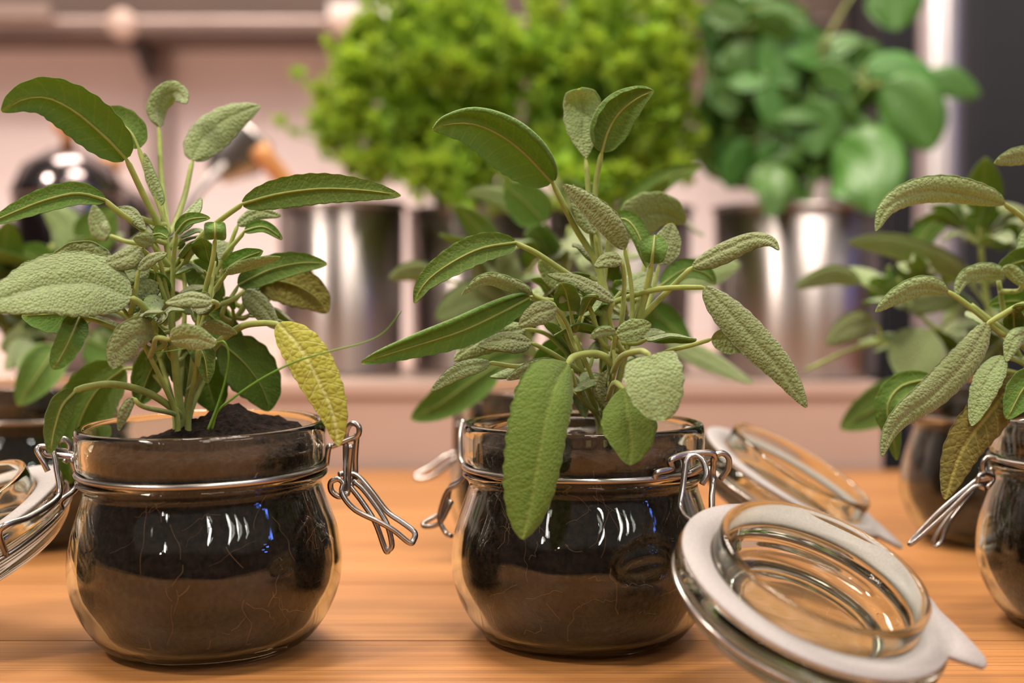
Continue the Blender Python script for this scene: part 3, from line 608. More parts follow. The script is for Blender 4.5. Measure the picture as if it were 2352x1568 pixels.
lvL = [
 ('l', 52, 14, 0.5, [(290, 364, -4), (256, 326, -8), (208, 282, -12), (160, 246, -16), (104, 222, -20), (50, 228, -24), (4, 256, -26)], [(330, 448, 0), (372, 530, 4)], {'rs': .0014, 'asym': 0.1}),
 ('l', 36, -10, 0.4, [(318, 340, 16), (300, 305, 18), (268, 278, 22), (224, 258, 26)], [(346, 420, 12), (384, 520, 6)], {'rs': .0012}),
 ('u', 25, (-50, 10), 0.4, [(366, 290, 40), (364, 252, 42), (386, 216, 42), (410, 214, 40), (428, 238, 36)], [(370, 400, 26), (380, 500, 12)], {'rs': .0013}),
 ('u', 40, 24, 0.45, [(442, 367, 42), (466, 318, 46), (516, 276, 50), (566, 252, 52), (598, 243, 54)], [(424, 450, 32), (396, 525, 14)], {'rs': .0013}),
 ('u', 13, 30, 0.5, [(372, 470, 8), (345, 410, 10), (332, 352, 12)], [(380, 520, 6)]),
 ('l', 26, -22, 0.3, [(241, 460, -10), (180, 446, -14), (110, 460, -18), (40, 486, -22), (-30, 516, -26)], [(280, 492, -8), (330, 530, -2), (372, 590, 2)], {'rs': .0013}),
 ('u', 14, 40, 0.7, [(268, 478, -2), (304, 488, -4), (334, 528, -6)], None),
 ('l', 34, 8, 0.25, [(558, 468, -6), (640, 446, -10), (740, 434, -14), (842, 438, -18), (920, 449, -22)], [(510, 502, -4), (460, 545, 0), (420, 610, 4)], {'rs': .0012}),
 ('u', 15, 20, 0.5, [(546, 516, 16), (592, 488, 18), (645, 496, 20)], [(526, 570, 14), (505, 640, 12)]),
 ('l', 12, 40, 0.6, [(562, 532, 10), (606, 524, 12), (648, 550, 14)], [(525, 575, 10)]),
 ('l', 13, 35, 0.5, [(406, 536, -6), (432, 508, -8), (482, 500, -10)], [(398, 600, -2), (396, 680, 0)]),
 ('l', 24, 0, 0.7, [(494, 548, -24), (494, 530, -26), (493, 512, -22)], [(488, 600, -22), (470, 670, -18), (458, 740, -16)]),
 ('u', 18, 10, 0.5, [(352, 560, -14), (332, 552, -18), (306, 548, -20)], [(370, 610, -8), (384, 680, -2)]),
 ('l', 15, 40, 0.6, [(350, 542, -8), (368, 540, -10), (384, 548, -12)], None),
 ('u', 22, -35, 0.6, [(322, 568, -16), (282, 592, -20), (234, 606, -22)], [(350, 600, -10), (380, 690, -4)]),
 ('u', 12, 30, 0.5, [(318, 618, -20), (346, 594, -22), (384, 582, -24)], [(310, 680, -18)]),
 ('u', 70, (-40, -38), 0.12, [(300, 682, -24), (220, 648, -30), (120, 650, -36), (40, 672, -42), (-40, 700, -46)], [(330, 705, -20), (356, 760, -12)], {'rs': .0014}),
 ('u', 34, 40, 0.5, [(260, 640, 0), (190, 600, 2), (100, 620, 2)], None),
 ('u', 26, 0, 0.4, [(226, 640, 12), (216, 600, 14), (214, 558, 16)], None),
 ('u', 17, -40, 0.4, [(486, 690, -36), (436, 684, -40), (380, 696, -42)], [(500, 700, -26)]),
 ('u', 28, -22, 0.2, [(392, 780, -40), (440, 776, -44), (496, 790, -46)], [(360, 776, -34), (352, 800, -24)]),
 ('u', 15, -35, 0.3, [(462, 752, -20), (500, 754, -22), (544, 766, -24)], None),
 ('u', 38, 22, 0.35, [(352, 766, -26), (312, 774, -34), (276, 806, -38), (256, 846, -40)], [(380, 790, -14)]),
 ('lb', 32, 12, 0.45, [(182, 728, -30), (160, 776, -38), (142, 812, -40), (122, 848, -42)], [(226, 738, -26), (280, 762, -18), (340, 800, -8)]),
 ('l', 46, -22, 0.3, [(216, 704, 4), (140, 722, 2), (50, 726, 0)], [(280, 720, 6), (350, 780, 4)]),
 ('l', 26, 24, 0.4, [(170, 898, -30), (140, 930, -34), (122, 985, -36), (113, 1042, -38)], [(200, 888, -28), (262, 882, -22), (340, 902, -12), (406, 945, -2)], {'rs': .0014}),
 ('l', 62, -10, 0.3, [(286, 846, 40), (222, 900, 46), (180, 985, 50), (160, 1110, 54)], [(340, 850, 30), (390, 900, 14)]),
 ('u', 12, 30, 0.5, [(306, 914, -38), (288, 948, -40), (272, 988, -40)], [(330, 934, -34), (400, 950, -6)]),
 ('uy', 46, (14, 4), 0.22, [(640, 744, -24), (690, 800, -32), (732, 875, -38), (764, 950, -42), (778, 1024, -44)], [(600, 742, -18), (550, 752, -12), (490, 800, -6), (450, 880, 0)], {'rs': .0014, 'asym': -0.1}),
 ('l', 22, 10, 0.3, [(514, 622, -4), (556, 596, -6), (604, 576, -8)], [(500, 660, 0)]),
 ('u', 12, -45, 0.4, [(520, 628, -14), (580, 608, -16), (644, 590, -18)], [(490, 670, -8)]),
 ('l', 30, 24, 0.4, [(548, 656, 22), (620, 622, 26), (690, 606, 28), (750, 606, 30)], [(510, 720, 18)]),
 ('lo', 48, 15, 0.2, [(590, 640, 36), (664, 652, 40), (720, 680, 44), (752, 718, 46)], [(540, 690, 30)]),
 ('u', 24, 30, 0.4, [(562, 668, 14), (604, 706, 16), (640, 756, 18)], [(530, 690, 12)]),
 ('l', 58, 10, 0.25, [(510, 790, 24), (560, 835, 28), (600, 890, 30), (618, 944, 32)], [(470, 800, 16), (440, 880, 6)]),
 ('l', 44, -10, 0.3, [(470, 820, 30), (480, 880, 32), (500, 950, 34)], None),
 ('l', 42, 12, 0.3, [(400, 770, 20), (425, 840, 24), (440, 920, 26)], None),
 ('l', 40, -16, 0.3, [(380, 800, 22), (345, 860, 26), (320, 930, 28)], None),
 ('l', 34, 10, 0.3, [(450, 700, 26), (500, 740, 28), (560, 800, 30)], None),
 ('u', 30, 20, 0.4, [(420, 690, 20), (380, 720, 20), (330, 740, 20)], None),
 ('l', 26, -10, 0.4, [(440, 760, -10), (470, 820, -14), (478, 880, -16)], None),
 ('u', 24, 30, 0.4, [(360, 650, -8), (330, 680, -12), (300, 720, -14)], None),
 ('l', 36, 0, 0.3, [(440, 600, 26), (470, 640, 28), (510, 700, 30)], None),
 ('l', 30, 0, 0.3, [(350, 610, 26), (320, 650, 28), (290, 700, 30)], None),
 ('u', 22, 20, 0.4, [(250, 540, 34), (226, 520, 38), (214, 470, 40)], None),
]
build_sage(plL, ZL, lvL, stL)
filler(plL, [P(x, y, ZL + d / 1000) for x, y, d in [(385, 570, 4), (390, 620, 2), (392, 690, 2), (396, 760, 0), (330, 780, -12), (455, 740, 8), (495, 640, 12), (340, 700, 24), (340, 620, 26), (430, 620, 20), (540, 730, 28), (470, 720, -16), (310, 730, -14), (400, 830, 4)]], 46, rf, 0.010, 0.024, hi=True)
# --- sage in the jar on the right
bR = P(2540, 985, ZR); plR = sage_plant(bR, 'sage plant with a withered olive leaf drooping beside its jar clasp')
stR = [(2.4, [(2540, 990, 0), (2520, 880, 0), (2500, 760, 0), (2480, 640, 0), (2470, 520, 0)]),
       (1.9, [(2530, 985, -4), (2450, 890, -10), (2352, 796, -16), (2290, 748, -18), (2230, 700, -18)]),
       (1.7, [(2530, 985, 4), (2430, 900, 8), (2350, 830, 8), (2312, 740, 4), (2294, 645, 2)]),
       (1.5, [(2530, 985, -6), (2440, 910, -22), (2370, 850, -30)]),
       (1.6, [(2530, 980, 8), (2440, 860, 20), (2380, 700, 24), (2360, 600, 22)])]
lvR = [
 ('u', 30, (35, 10), 0.6, [(2306, 468, -12), (2240, 452, -16), (2170, 440, -18), (2096, 446, -22), (2040, 476, -26), (2012, 530, -28)], [(2352, 502, -8), (2420, 570, -2), (2474, 640, 0)], {'rs': .0013}),
 ('u', 20, 20, 0.5, [(2384, 356, -4), (2330, 362, -8), (2284, 374, -10)], [(2440, 420, 0), (2470, 520, 0)]),
 ('u', 21, 30, 0.7, [(2176, 670, -18), (2120, 662, -22), (2060, 684, -24), (2011, 716, -26)], [(2200, 684, -18), (2250, 722, -18), (2300, 765, -18)], {'rs': .0013}),
 ('u', 18, 30, 0.7, [(2310, 630, -8), (2256, 628, -12), (2216, 642, -14), (2195, 682, -16)], [(2352, 660, -4), (2440, 720, 0)]),
 ('l', 30, 10, 0.4, [(2400, 600, 4), (2350, 598, 4), (2286, 622, 4)], None),
 ('u', 14, 20, 0.6, [(2350, 650, -14), (2320, 620, -14), (2300, 622, -14)], None),
 ('u', 34, (10, 34), 0.6, [(2268, 744, -26), (2224, 822, -32), (2150, 902, -36), (2082, 952, -40), (2046, 996, -42), (2027, 1048, -44)], [(2300, 724, -24), (2360, 698, -20), (2440, 720, -10)], {'rs': .0013}),
 ('l', 28, -20, 0.4, [(2144, 870, 6), (2072, 888, 6), (2040, 935, 4), (2052, 1000, 4), (2060, 1056, 4)], [(2200, 862, 4), (2300, 850, 4), (2400, 880, 2)], {'rs': .0012}),
 ('u', 30, -12, 0.3, [(2302, 818, -30), (2264, 880, -36), (2232, 978, -40)], [(2352, 836, -24), (2420, 890, -12)]),
 ('uo', 46, (20, 6), 0.3, [(2336, 860, -30), (2278, 945, -36), (2212, 1030, -40), (2170, 1146, -44)], [(2380, 850, -24), (2460, 920, -10)], {'rs': .0013}),
 ('l', 34, 14, 0.3, [(2390, 860, -34), (2350, 890, -36), (2312, 962, -40)], None),
 ('u', 20, 0, 0.5, [(2370, 760, -26), (2330, 780, -30), (2312, 830, -32)], None),
 ('l', 24, 10, 0.4, [(2390, 700, 10), (2330, 690, 12), (2270, 700, 14)], None),
 ('u', 34, 30, 0.4, [(2420, 520, 10), (2380, 560, 8), (2350, 620, 4)], None),
]
build_sage(plR, ZR, lvR, stR)
filler(plR, [P(x, y, ZR + d / 1000) for x, y, d in [(2330, 790, -10), (2350, 830, 0), (2310, 740, 2), (2370, 700, 20), (2420, 880, 0), (2470, 600, 0), (2490, 700, 0)]], 20, rf, 0.014, 0.03, hi=True)
# --- sage behind
bb = P(1265, 880, ZBC); plBC = sage_plant(bb, 'out-of-focus sage plant behind the sage with the drooping front leaf')
stB = [(2.4, [(1268, 890, 0), (1275, 780, 0), (1290, 650, 0), (1310, 520, 0)]), (1.8, [(1262, 885, 0), (1220, 780, 0), (1190, 690, 0), (1180, 560, 10)]), (1.8, [(1270, 885, 0), (1340, 760, 10), (1400, 620, 14), (1420, 520, 14)]), (1.6, [(1270, 885, 0), (1400, 800, 0), (1540, 770, -10)])]
lvB = [
 ('u', 26, 10, 0.5, [(1230, 520, 0), (1180, 470, 0), (1120, 446, 0), (1070, 446, 0)], [(1270, 600, 0)]),
 ('l', 46, 10, 0.3, [(1250, 510, -10), (1215, 470, -12), (1160, 424, -14)], [(1280, 580, 0)]),
 ('l', 26, 20, 0.4, [(1420, 505, 10), (1480, 450, 12), (1540, 405, 14), (1610, 384, 16)], [(1360, 560, 10)]),
 ('u', 22, 20, 0.5, [(1000, 632, -10), (950, 624, -14), (892, 640, -16)], [(1080, 660, 0), (1190, 700, 0)]),
 ('u', 60, -20, 0.3, [(1190, 650, 0), (1150, 620, -6), (1120, 560, -10)], None),
 ('u', 44, 0, 0.3, [(1150, 690, 0), (1080, 690, -6), (1000, 730, -12)], [(1200, 720, 0)]),
 ('l', 44, 10, 0.3, [(1140, 838, -40), (1080, 876, -46), (1010, 926, -46), (944, 962, -46)], [(1200, 830, -16)]),
 ('l', 40, -10, 0.3, [(1180, 800, -10), (1120, 820, -14), (1050, 860, -18)], None),
 ('l', 44, 0, 0.3, [(1200, 770, 10), (1150, 795, 6), (1100, 815, 4)], None),
 ('u', 22, 30, 0.4, [(1530, 780, -10), (1620, 820, -16), (1730, 880, -22)], None),
 ('l', 34, 0, 0.4, [(1480, 700, 0), (1530, 740, -4), (1590, 800, -8)], [(1400, 730, 0)]),
 ('u', 36, 20, 0.4, [(1560, 650, 10), (1620, 620, 12), (1700, 606, 14)], [(1460, 690, 8)]),
 ('u', 30, -10, 0.4, [(1150, 640, 20), (1130, 600, 20), (1100, 560, 20)], None),
 ('l', 40, 10, 0.3, [(1230, 730, 10), (1180, 760, 10), (1100, 790, 8)], None),
]
build_sage(plBC, ZBC, lvB, stB, hi=False)
filler(plBC, [P(x, y, ZBC + d / 1000) for x, y, d in [(1290, 650, 0), (1275, 760, 0), (1200, 720, 0), (1190, 640, 4), (1380, 680, 10), (1420, 560, 10), (1460, 790, 0), (1230, 820, 0)]], 34, rf, 0.02, 0.045)
bb = P(2310, 880, ZB); plBR = sage_plant(bb, 'out-of-focus sage plant in front of the steel post')
stB = [(2.4, [(2310, 890, 0), (2290, 780, 0), (2260, 650, 0), (2250, 520, 0)]), (1.8, [(2305, 885, 0), (2180, 780, 0), (2080, 690, 0), (2040, 610, 0)]), (1.7, [(2305, 885, 0), (2160, 800, -8), (2000, 790, -14), (1850, 850, -16)]), (1.5, [(2300, 885, 0), (2160, 770, 10), (2070, 660, 14), (2090, 580, 14)])]
lvB = [
 ('u', 30, 35, 0.4, [(2220, 640, 0), (2140, 600, -4), (2050, 568, -8), (1948, 556, -10)], [(2260, 690, 0)]),
 ('u', 22, 25, 0.5, [(1975, 650, -10), (1910, 634, -12), (1826, 660, -14)], [(2060, 690, 0)]),
 ('l', 26, 10, 0.4, [(2084, 600, 14), (2140, 520, 16), (2230, 466, 18)], None),
 ('u', 46, 10, 0.4, [(2260, 560, 10), (2300, 510, 12), (2370, 490, 14)], None),
 ('l', 40, 10, 0.4, [(2330, 560, 0), (2280, 520, 0), (2210, 500, 0)], [(2300, 640, 0)]),
 ('u', 32, 10, 0.3, [(2010, 740, -16), (1960, 750, -20), (1898, 790, -22)], None),
 ('uv', 66, 0, 0.2, [(2140, 760, -20), (2110, 810, -24), (2080, 880, -26)], None),
 ('l', 46, 6, 0.3, [(2100, 890, -20), (2040, 920, -24), (1985, 950, -26), (1930, 984, -28)], [(2180, 860, -10)]),
 ('u', 30, 20, 0.4, [(2200, 700, 0), (2150, 690, -4), (2080, 710, -6)], None),
 ('l', 36, 20, 0.4, [(2060, 640, 0), (2030, 660, -4), (2000, 640, -6)], None),
]
build_sage(plBR, ZB, lvB, stB, hi=False)
filler(plBR, [P(x, y, ZB + d / 1000) for x, y, d in [(2260, 650, 0), (2280, 760, 0), (2200, 790, 0), (2100, 700, 0), (2150, 780, 0), (2250, 560, 0), (2240, 840, 0)]], 34, rf, 0.02, 0.045)
bb = P(90, 880, ZB); plBL = sage_plant(bb, 'out-of-focus sage plant behind the sage with the yellowing leaf')
stB = [(2.4, [(90, 890, 0), (100, 780, 0), (110, 650, 0), (120, 560, 0)]), (1.8, [(95, 885, 0), (150, 780, 0), (190, 650, 0), (200, 560, 0)]), (1.8, [(85, 885, 0), (30, 780, 0), (-20, 680, 0)]), (1.6, [(92, 885, 0), (140, 700, 20), (150, 560, 20), (120, 460, 22)])]
lvB = [
 ('l', 46, 10, 0.3, [(196, 570, 0), (224, 530, 0), (262, 480, 0)], [(190, 640, 0)]),
 ('u', 40, 10, 0.4, [(170, 590, 10), (150, 520, 12), (100, 470, 14)], [(170, 660, 8)]),
 ('u', 34, 25, 0.4, [(60, 640, 0), (20, 610, -4), (-50, 600, -6)], [(90, 700, 0)]),
 ('l', 40, 10, 0.3, [(120, 640, 0), (90, 600, -4), (40, 570, -6)], None),
 ('u', 40, -10, 0.3, [(100, 760, -10), (60, 780, -14), (0, 800, -16)], None),
 ('l', 44, 0, 0.3, [(130, 800, -52), (90, 855, -66), (40, 930, -74)], None),
 ('l', 50, 10, 0.3, [(200, 780, -10), (250, 800, -14), (310, 815, -16)], None),
 ('u', 34, 0, 0.3, [(220, 760, -10), (260, 790, -14), (310, 800, -18)], None),
 ('u', 30, 0, 0.3, [(60, 815, -30), (120, 820, -34), (170, 812, -36)], None),
]
build_sage(plBL, ZB, lvB, stB, hi=False)
filler(plBL, [P(x, y, ZB + d / 1000) for x, y, d in [(100, 780, 0), (110, 660, 0), (170, 740, 0), (30, 780, 0), (190, 660, 0), (-10, 700, 0), (90, 790, 0), (140, 700, 16)]], 40, rf, 0.02, 0.045)
# grass blades in the tilted jar
for lab, pts in (('long thin green grass blade reaching across the yellow leaf', [(487, 985, -36), (500, 945, -37), (530, 918, -40), (600, 870, -44), (680, 830, -48), (760, 806, -52), (840, 785, -54), (885, 760, -56), (921, 714, -58)]),
                 ('thin bent grass blade rising from the soil of the tilted jar', [(478, 986, -37), (500, 930, -38), (518, 870, -40), (525, 815, -42), (516, 786, -43), (498, 786, -40), (440, 798, -34), (350, 812, -26)])):
    path = crom(px_path(pts, ZL), 8); n_ = len(path)
    V, F = tube_geo(path, [0.00055 * (1 - 0.7 * i / n_) for i in range(n_)], 6)
    tag(mobj('grass_blade', V, F, 'grass'), lab, 'grass')
# ------------------------------------------------------------------ herbs in steel pots on the back counter
ZT = 1.21
def steel_pot(px, Z, r, h, label, fill=True):
    c_ = Vector((jx(px, Z), Z + YC, ph)); e = empty('steel_pot', c_, label=label, cat='pot', group='steel pots on the back counter')
    prof = [(0, 0.001), (r * .94, 0.001), (r * .955, 0.003), (r * .97, h * .3), (r, h - .004), (r - .0012, h - .004), (r * .968, h * .3), (r * .95, 0.004), (0, 0.004)]
    V, F = lathe_geo(prof, 72); o = mobj('body', V, F, 'tin_steel', e, local=True); flipfix(o.data)
    ring = [Vector((r * math.cos(a), r * math.sin(a), h - .003)) for a in [2 * math.pi * k / 72 for k in range(72)]]
    V, F = tube_geo(ring, 0.0028, 8, True); mobj('rolled_rim', V, F, 'tin_steel', e, local=True)
    if fill:
        V, F = lathe_geo([(0, 0.006), (r * .94, 0.006), (r * .96, h * .5), (r * .965, h - .02), (r * .5, h - .016), (0, h - .014)], 48)
        s = mobj('potting_soil', [v + c_ for v in V], F, 'soil'); flipfix(s.data)
        tag(s, 'dark soil in the ' + label, 'soil', 'soil in the steel pots', 'stuff')
    return e, c_
HT = 0.1445
potA, cA = steel_pot(785, ZT + .02, 0.054, HT + .003, 'narrow shiny steel pot holding a wooden spoon', False)
potB, cBt = steel_pot(1088, ZT + .06, 0.058, HT, 'steel pot under the bright parsley next to the spoon pot')
potB2, cB2 = steel_pot(1420, ZT + .03, 0.063, HT, 'steel pot under the parsley beside the basil')
potC, cCt = steel_pot(1836, ZT - .01, 0.072, HT - .002, 'wide shiny steel pot under the basil')
def parsley_mesh(seed):
    rnd = random.Random(seed); V = []; F = []; UVs = []
    # curly compound leaf: five ruffled leaflets on a short stalk, leaf along +Z, 40 mm long
    def leaflet(o, d, L):
        d = d.normalized(); s = d.cross(Vector((0, 1, 0.2))).normalized(); n_ = s.cross(d); b0 = len(V); nr, na = 4, 15
        V.append(o); UVs.append((0, 0)); pa = rnd.uniform(0, 6)
        for i in range(1, nr + 1):
            r_ = L * i / nr
            for k in range(na):
                a = -1.25 + 2.5 * k / (na - 1); f = 1 + 0.28 * math.cos(a * 6) * (i / nr)
                ru = (i / nr) ** 2 * L * 0.28 * math.sin(a * 9 + pa) + rnd.uniform(-.06, .06) * L * i / nr
                p = o + (d * math.cos(a) + s * math.sin(a) * 0.85) * r_ * f + n_ * ru
                V.append(p); UVs.append((math.sin(a) * r_, r_))
        for k in range(na - 1): F.append((b0, b0 + 1 + k, b0 + 2 + k))
        for i in range(nr - 1):
            for k in range(na - 1):
                a = b0 + 1 + i * na + k; F.append((a, a + 1, a + na + 1, a + na))
    tube_geo([Vector((0, 0, 0)), Vector((0.001, 0, .012)), Vector((0, 0.001, .026))], 0.0006, 5, False, V, F); UVs += [(0, 0)] * (len(V) - len(UVs))
    for o, d in (((0, 0, .024), (0, .2, 1)), ((0, 0, .020), (1, .2, .5)), ((0, 0, .020), (-1, -.1, .5)), ((0, 0, .013), (.8, .6, .3)), ((0, 0, .013), (-.7, -.7, .4)), ((0, 0, .017), (.1, -1, .3))):
        leaflet(Vector(o), Vector(d) + Vector((rnd.uniform(-.2, .2),) * 3), rnd.uniform(.011, .016))
    me = bpy.data.meshes.new('leaf'); me.from_pydata([tuple(v) for v in V], [], F); me.materials.append(MATS['parsley_green'])
    ul = me.uv_layers.new(name='UVMap')
    for lp in me.loops: ul.data[lp.index].uv = UVs[lp.vertex_index]
    me.polygons.foreach_set('use_smooth', [True] * len(me.polygons)); return me
PM = [parsley_mesh(i) for i in range(4)]
def parsley(base, center, rad, n, label, seed, extra=(), x0=-9, x1=9, pr=0.06):
    rnd = random.Random(seed); e = empty('parsley_plant', base, label=label, cat='plant', group='parsley plants')
    spots = []
    while len(spots) < n:
        u = Vector((rnd.gauss(0, 1), rnd.gauss(0, 1), rnd.gauss(0, 1))).normalized() * rnd.uniform(0.15, 1) ** 0.5
        p = center + Vector((u.x * rad[0], u.y * rad[1], u.z * rad[2]))
        rr_ = math.hypot(p.x - base.x, p.y - base.y)
        if p.z > base.z + (0.034 if rr_ < pr + .030 else -0.012) and x0 + .001 < p.x < x1 - .001: spots.append(p)
    spots += list(extra)
    for i, p in enumerate(spots):
        o = link('leaf', PM[i % 4], e); d = (p - base).normalized() + Vector((rnd.uniform(-.7, .7), rnd.uniform(-.9, .3), rnd.uniform(-.4, .5)))
        if p.x - x0 < .026: d.x = abs(d.x) * .5
        if x1 - p.x < .026: d.x = -abs(d.x) * .5
        if p.z < base.z + .055 and i < n and math.hypot(p.x - base.x, p.y - base.y) < pr + .03: d.z = abs(d.z) + .3
        q = d.to_track_quat('Z', 'Y').to_matrix() @ Matrix.Rotation(rnd.uniform(0, 6.28), 3, 'Z'); s = rnd.uniform(.7, 1.15) if i < n else (.45 if p.x < base.x - .11 else .9)
        o.matrix_local = Matrix.Translation(p - base) @ q.to_4x4() @ Matrix.Scale(s, 4)
        if True:
            a = base + Vector((rnd.uniform(-.02, .02), rnd.uniform(-.02, .02), 0)); m_ = a.lerp(p, .55) + Vector((rnd.uniform(-.01, .01), rnd.uniform(-.01, .01), .02)); m_.z = max(m_.z, base.z + .03); m_.x = min(max(m_.x, x0 + .006), x1 - .006)
            tube('stem', [a, m_, p], (0.0012, 0.0008), 'grass', e, n=5, sides=5)
topz = ph + HT - .014
parsley(Vector((cBt.x, cBt.y, topz)), P(1015, 260, ZT + .04), (.088, .085, .105), 215, 'bright bushy curly parsley in a steel pot beside the wooden spoon', 31,
        [P(705, 180, ZT), P(660, 295, ZT), P(700, 320, ZT + .02), P(760, 360, ZT), P(850, 385, ZT - .02), P(900, 370, ZT - .03), P(880, 330, ZT - .03)] + [P(960 + 26 * k, 400 + (k * 53) % 105, ZT - .062 - .01 * (k % 3)) for k in range(10)] + [P(1000 + 21 * k, 350 + (k * 31) % 70, ZT - .05 - .008 * (k % 3)) for k in range(9)], x1=P(1200, 260, ZT + .03).x)
parsley(Vector((cB2.x, cB2.y, topz)), P(1390, 270, ZT + .02), (.090, .085, .110), 215, 'darker bushy parsley in a steel pot between bright parsley and basil', 33, extra=[P(1260 + 26 * k, 380 + (k * 47) % 95, ZT - .068 - .008 * (k % 3)) for k in range(12)], x0=P(1200, 260, ZT + .03).x, x1=P(1588, 260, ZT + .02).x, pr=.063)
def basil(base, label):
    e = empty('basil_plant', base, label=label, cat='plant')
    rnd = random.Random(5); bst = []
    for x, y, d in [(1700, 60, 0), (1790, 30, 10), (1880, 120, -10), (1990, 200, -20), (1760, 250, 0), (1670, 200, 20), (1930, 360, -20)]:
        p = P(x, y, ZT + d / 1000); sp_ = [base + Vector((rnd.uniform(-.015, .015), rnd.uniform(-.015, .015), 0)), base.lerp(p, .5) + Vector((0, 0, .02)), p]; bst += crom(sp_, 12); tube('stem', sp_, (0.0022, 0.0012), 'grass', e, n=6, sides=6)
    def bl(pts, w, roll=0, fold=.3, side='u'):
        W3 = px_path(pts, ZT); sk = []; join_stem(sk, W3, bst)
        make_leaf(e, W3, w * ZT / FPX, roll, fold, side, 'basil_green', 'v', sk or None, False, 0.0009, rnd=rnd)
    bl([(2030, 190, -30), (2075, 230, -40), (2110, 280, -46), (2140, 345, -50)], 74)
    bl([(1990, 150, -20), (2060, 150, -24), (2120, 190, -28), (2160, 260, -30)], 44, 30)
    bl([(2120, 190, 0), (2180, 185, 0), (2250, 220, 0)], 38, 20)
    bl([(1920, 330, -40), (1970, 365, -66), (2000, 425, -92), (2008, 492, -98)], 92)
    bl([(2040, -60, 0), (2055, 0, -6), (2060, 70, -10)], 66)
    bl([(1830, 60, -10), (1800, 130, -16), (1820, 200, -20)], 62, 10)
    bl([(1900, 90, 0), (1860, 160, -4), (1850, 240, -10)], 52, -10)
    bl([(1700, 60, 0), (1720, 120, -6), (1700, 190, -10)], 56, 20)
    bl([(1850, 230, -20), (1880, 290, -24), (1870, 360, -28)], 54)
    bl([(1760, 260, -10), (1790, 330, -16), (1760, 400, -20)], 60, -15)
    bl([(1700, 310, 0), (1675, 360, -6), (1660, 420, -10)], 46)
    bl([(1740, 385, -50), (1780, 430, -86), (1770, 500, -97)], 50, 20)
    bl([(1960, 100, 10), (1990, 150, 6), (1980, 230, 0)], 50)
    bl([(1690, 30, 20), (1660, 80, 16), (1648, 150, 10)], 48)
    bl([(1668, 230, 20), (1656, 290, 16), (1650, 360, 10)], 46, 10)
    for i in range(120):
        x, y, d = rnd.uniform(1600, 1960), rnd.uniform(0, 420), rnd.uniform(-20, 70)
        if x > 1870 and y < 110: continue
        a = rnd.uniform(-.5, 3.6); L = rnd.uniform(70, 125)
        if x + math.cos(a) * L < 1600: a = math.pi - a
        if y + math.sin(a) * L > 425: a = -abs(a) if abs(a) < 1.6 else a + math.pi
        bl([(x, y, d), (x + math.cos(a) * L * .5, y + math.sin(a) * L * .5, d - 4), (x + math.cos(a) * L, y + math.sin(a) * L + 12, d - 8)], rnd.uniform(26, 46), rnd.uniform(-50, 50), rnd.uniform(.1, .6), rnd.choice('uuul'))
basil(Vector((cCt.x, cCt.y, topz - .006)), 'large-leaved green basil plant in the wide steel pot')
# wooden spoon and steel scoop standing in / beside the narrow pot
a, b_ = P(592, 338, ZT - .01), P(720, 515, ZT + .01); low = Vector((cA.x + .02, cA.y, ph + .0175))
sp = empty('wooden_spoon', low, label='orange wooden spoon handle leaning out of the narrow steel pot', cat='spoon')
tube('handle', [low, b_, a], (0.0062, 0.0085), 'spoon_wood', sp, n=8, sides=10)
V, F = lathe_geo([(0, -.010), (.012, -.008), (.02, 0), (.012, .008), (0, .010)], 20); mobj('bowl', [low + Vector((v.x, v.y * .4, v.z * 1.6 + .004)) for v in V], F, 'spoon_wood', sp)
sc_ = empty('steel_turner', P(430, 455, ZT), label='shiny steel turner leaning up beside the narrow steel pot', cat='utensil')
q0, q1, q2 = P(436, 470, ZT - .02), P(500, 400, ZT - .002), P(588, 292, ZT - .001); dirv = (q2 - q1).normalized(); sd = dirv.cross(Vector((0.2, 1, 0.3))).normalized()
V = []; F = []; nb = sd.cross(dirv)
for i in range(13):
    t_ = i / 12; w_ = 0.010 + 0.016 * min(1, t_ * 2.2) * (1 - max(0, t_ - .85) * 3)
    for s in (-1, -.5, 0, .5, 1): V.append(q1 + (q2 - q1) * (t_ * 1.0 - .05) + sd * w_ * s + nb * (.004 * s * s + .001))
    for s in (1, .5, 0, -.5, -1): V.append(q1 + (q2 - q1) * (t_ * 1.0 - .05) + sd * w_ * s + nb * (.004 * s * s - .001))
for i in range(12):
    for k in range(10): F.append((i * 10 + k, i * 10 + (k + 1) % 10, i * 10 + 10 + (k + 1) % 10, i * 10 + 10 + k))
F += [tuple(range(10)), tuple(range(129, 119, -1))]
o = mobj('blade', V, F, 'wire_steel', sc_); flipfix(o.data)
bs = Vector((q0.x - .03, q0.y, ph + .0025)); tube('handle', [q1 + dirv * .01, q0, q0.lerp(bs, .5), bs], (0.004, 0.006), 'tin_steel', sc_, n=6, sides=10)
# dark lidded steel canisters
def canister(px, Z, r, h, label):
    c_ = Vector((jx(px, Z), Z + YC, ph + .0002)); e = empty('lidded_canister', c_, label=label, cat='canister', group='dark canisters on the back counter')
    V, F = lathe_geo([(0, 0), (r * .9, 0), (r, .006), (r, h * .75), (r * .97, h * .77), (0, h * .77)], 56); o = mobj('body', V, F, 'dark_steel', e, local=True); flipfix(o.data)
    V, F = lathe_geo([(0, h * .772), (r * 1.02, h * .772), (r * 1.03, h * .80), (r * .8, h * .92), (r * .3, h * .99), (0, h)], 56); o = mobj('lid', V, F, 'dark_steel', e, local=True); flipfix(o.data)
    V, F = lathe_geo([(0, h * .995), (.006, h * .995), (.005, h + .008), (.012, h + .014), (.010, h + .024), (0, h + .027)], 24); k = mobj('knob', V, F, 'spoon_wood', o, local=True); flipfix(k.data)
canister(160, ZT + .02, 0.047, 0.195, 'tall dark shiny lidded canister with wooden knob')
canister(258, ZT + .12, 0.04, 0.172, 'shorter dark shiny lidded canister beside the taller one')
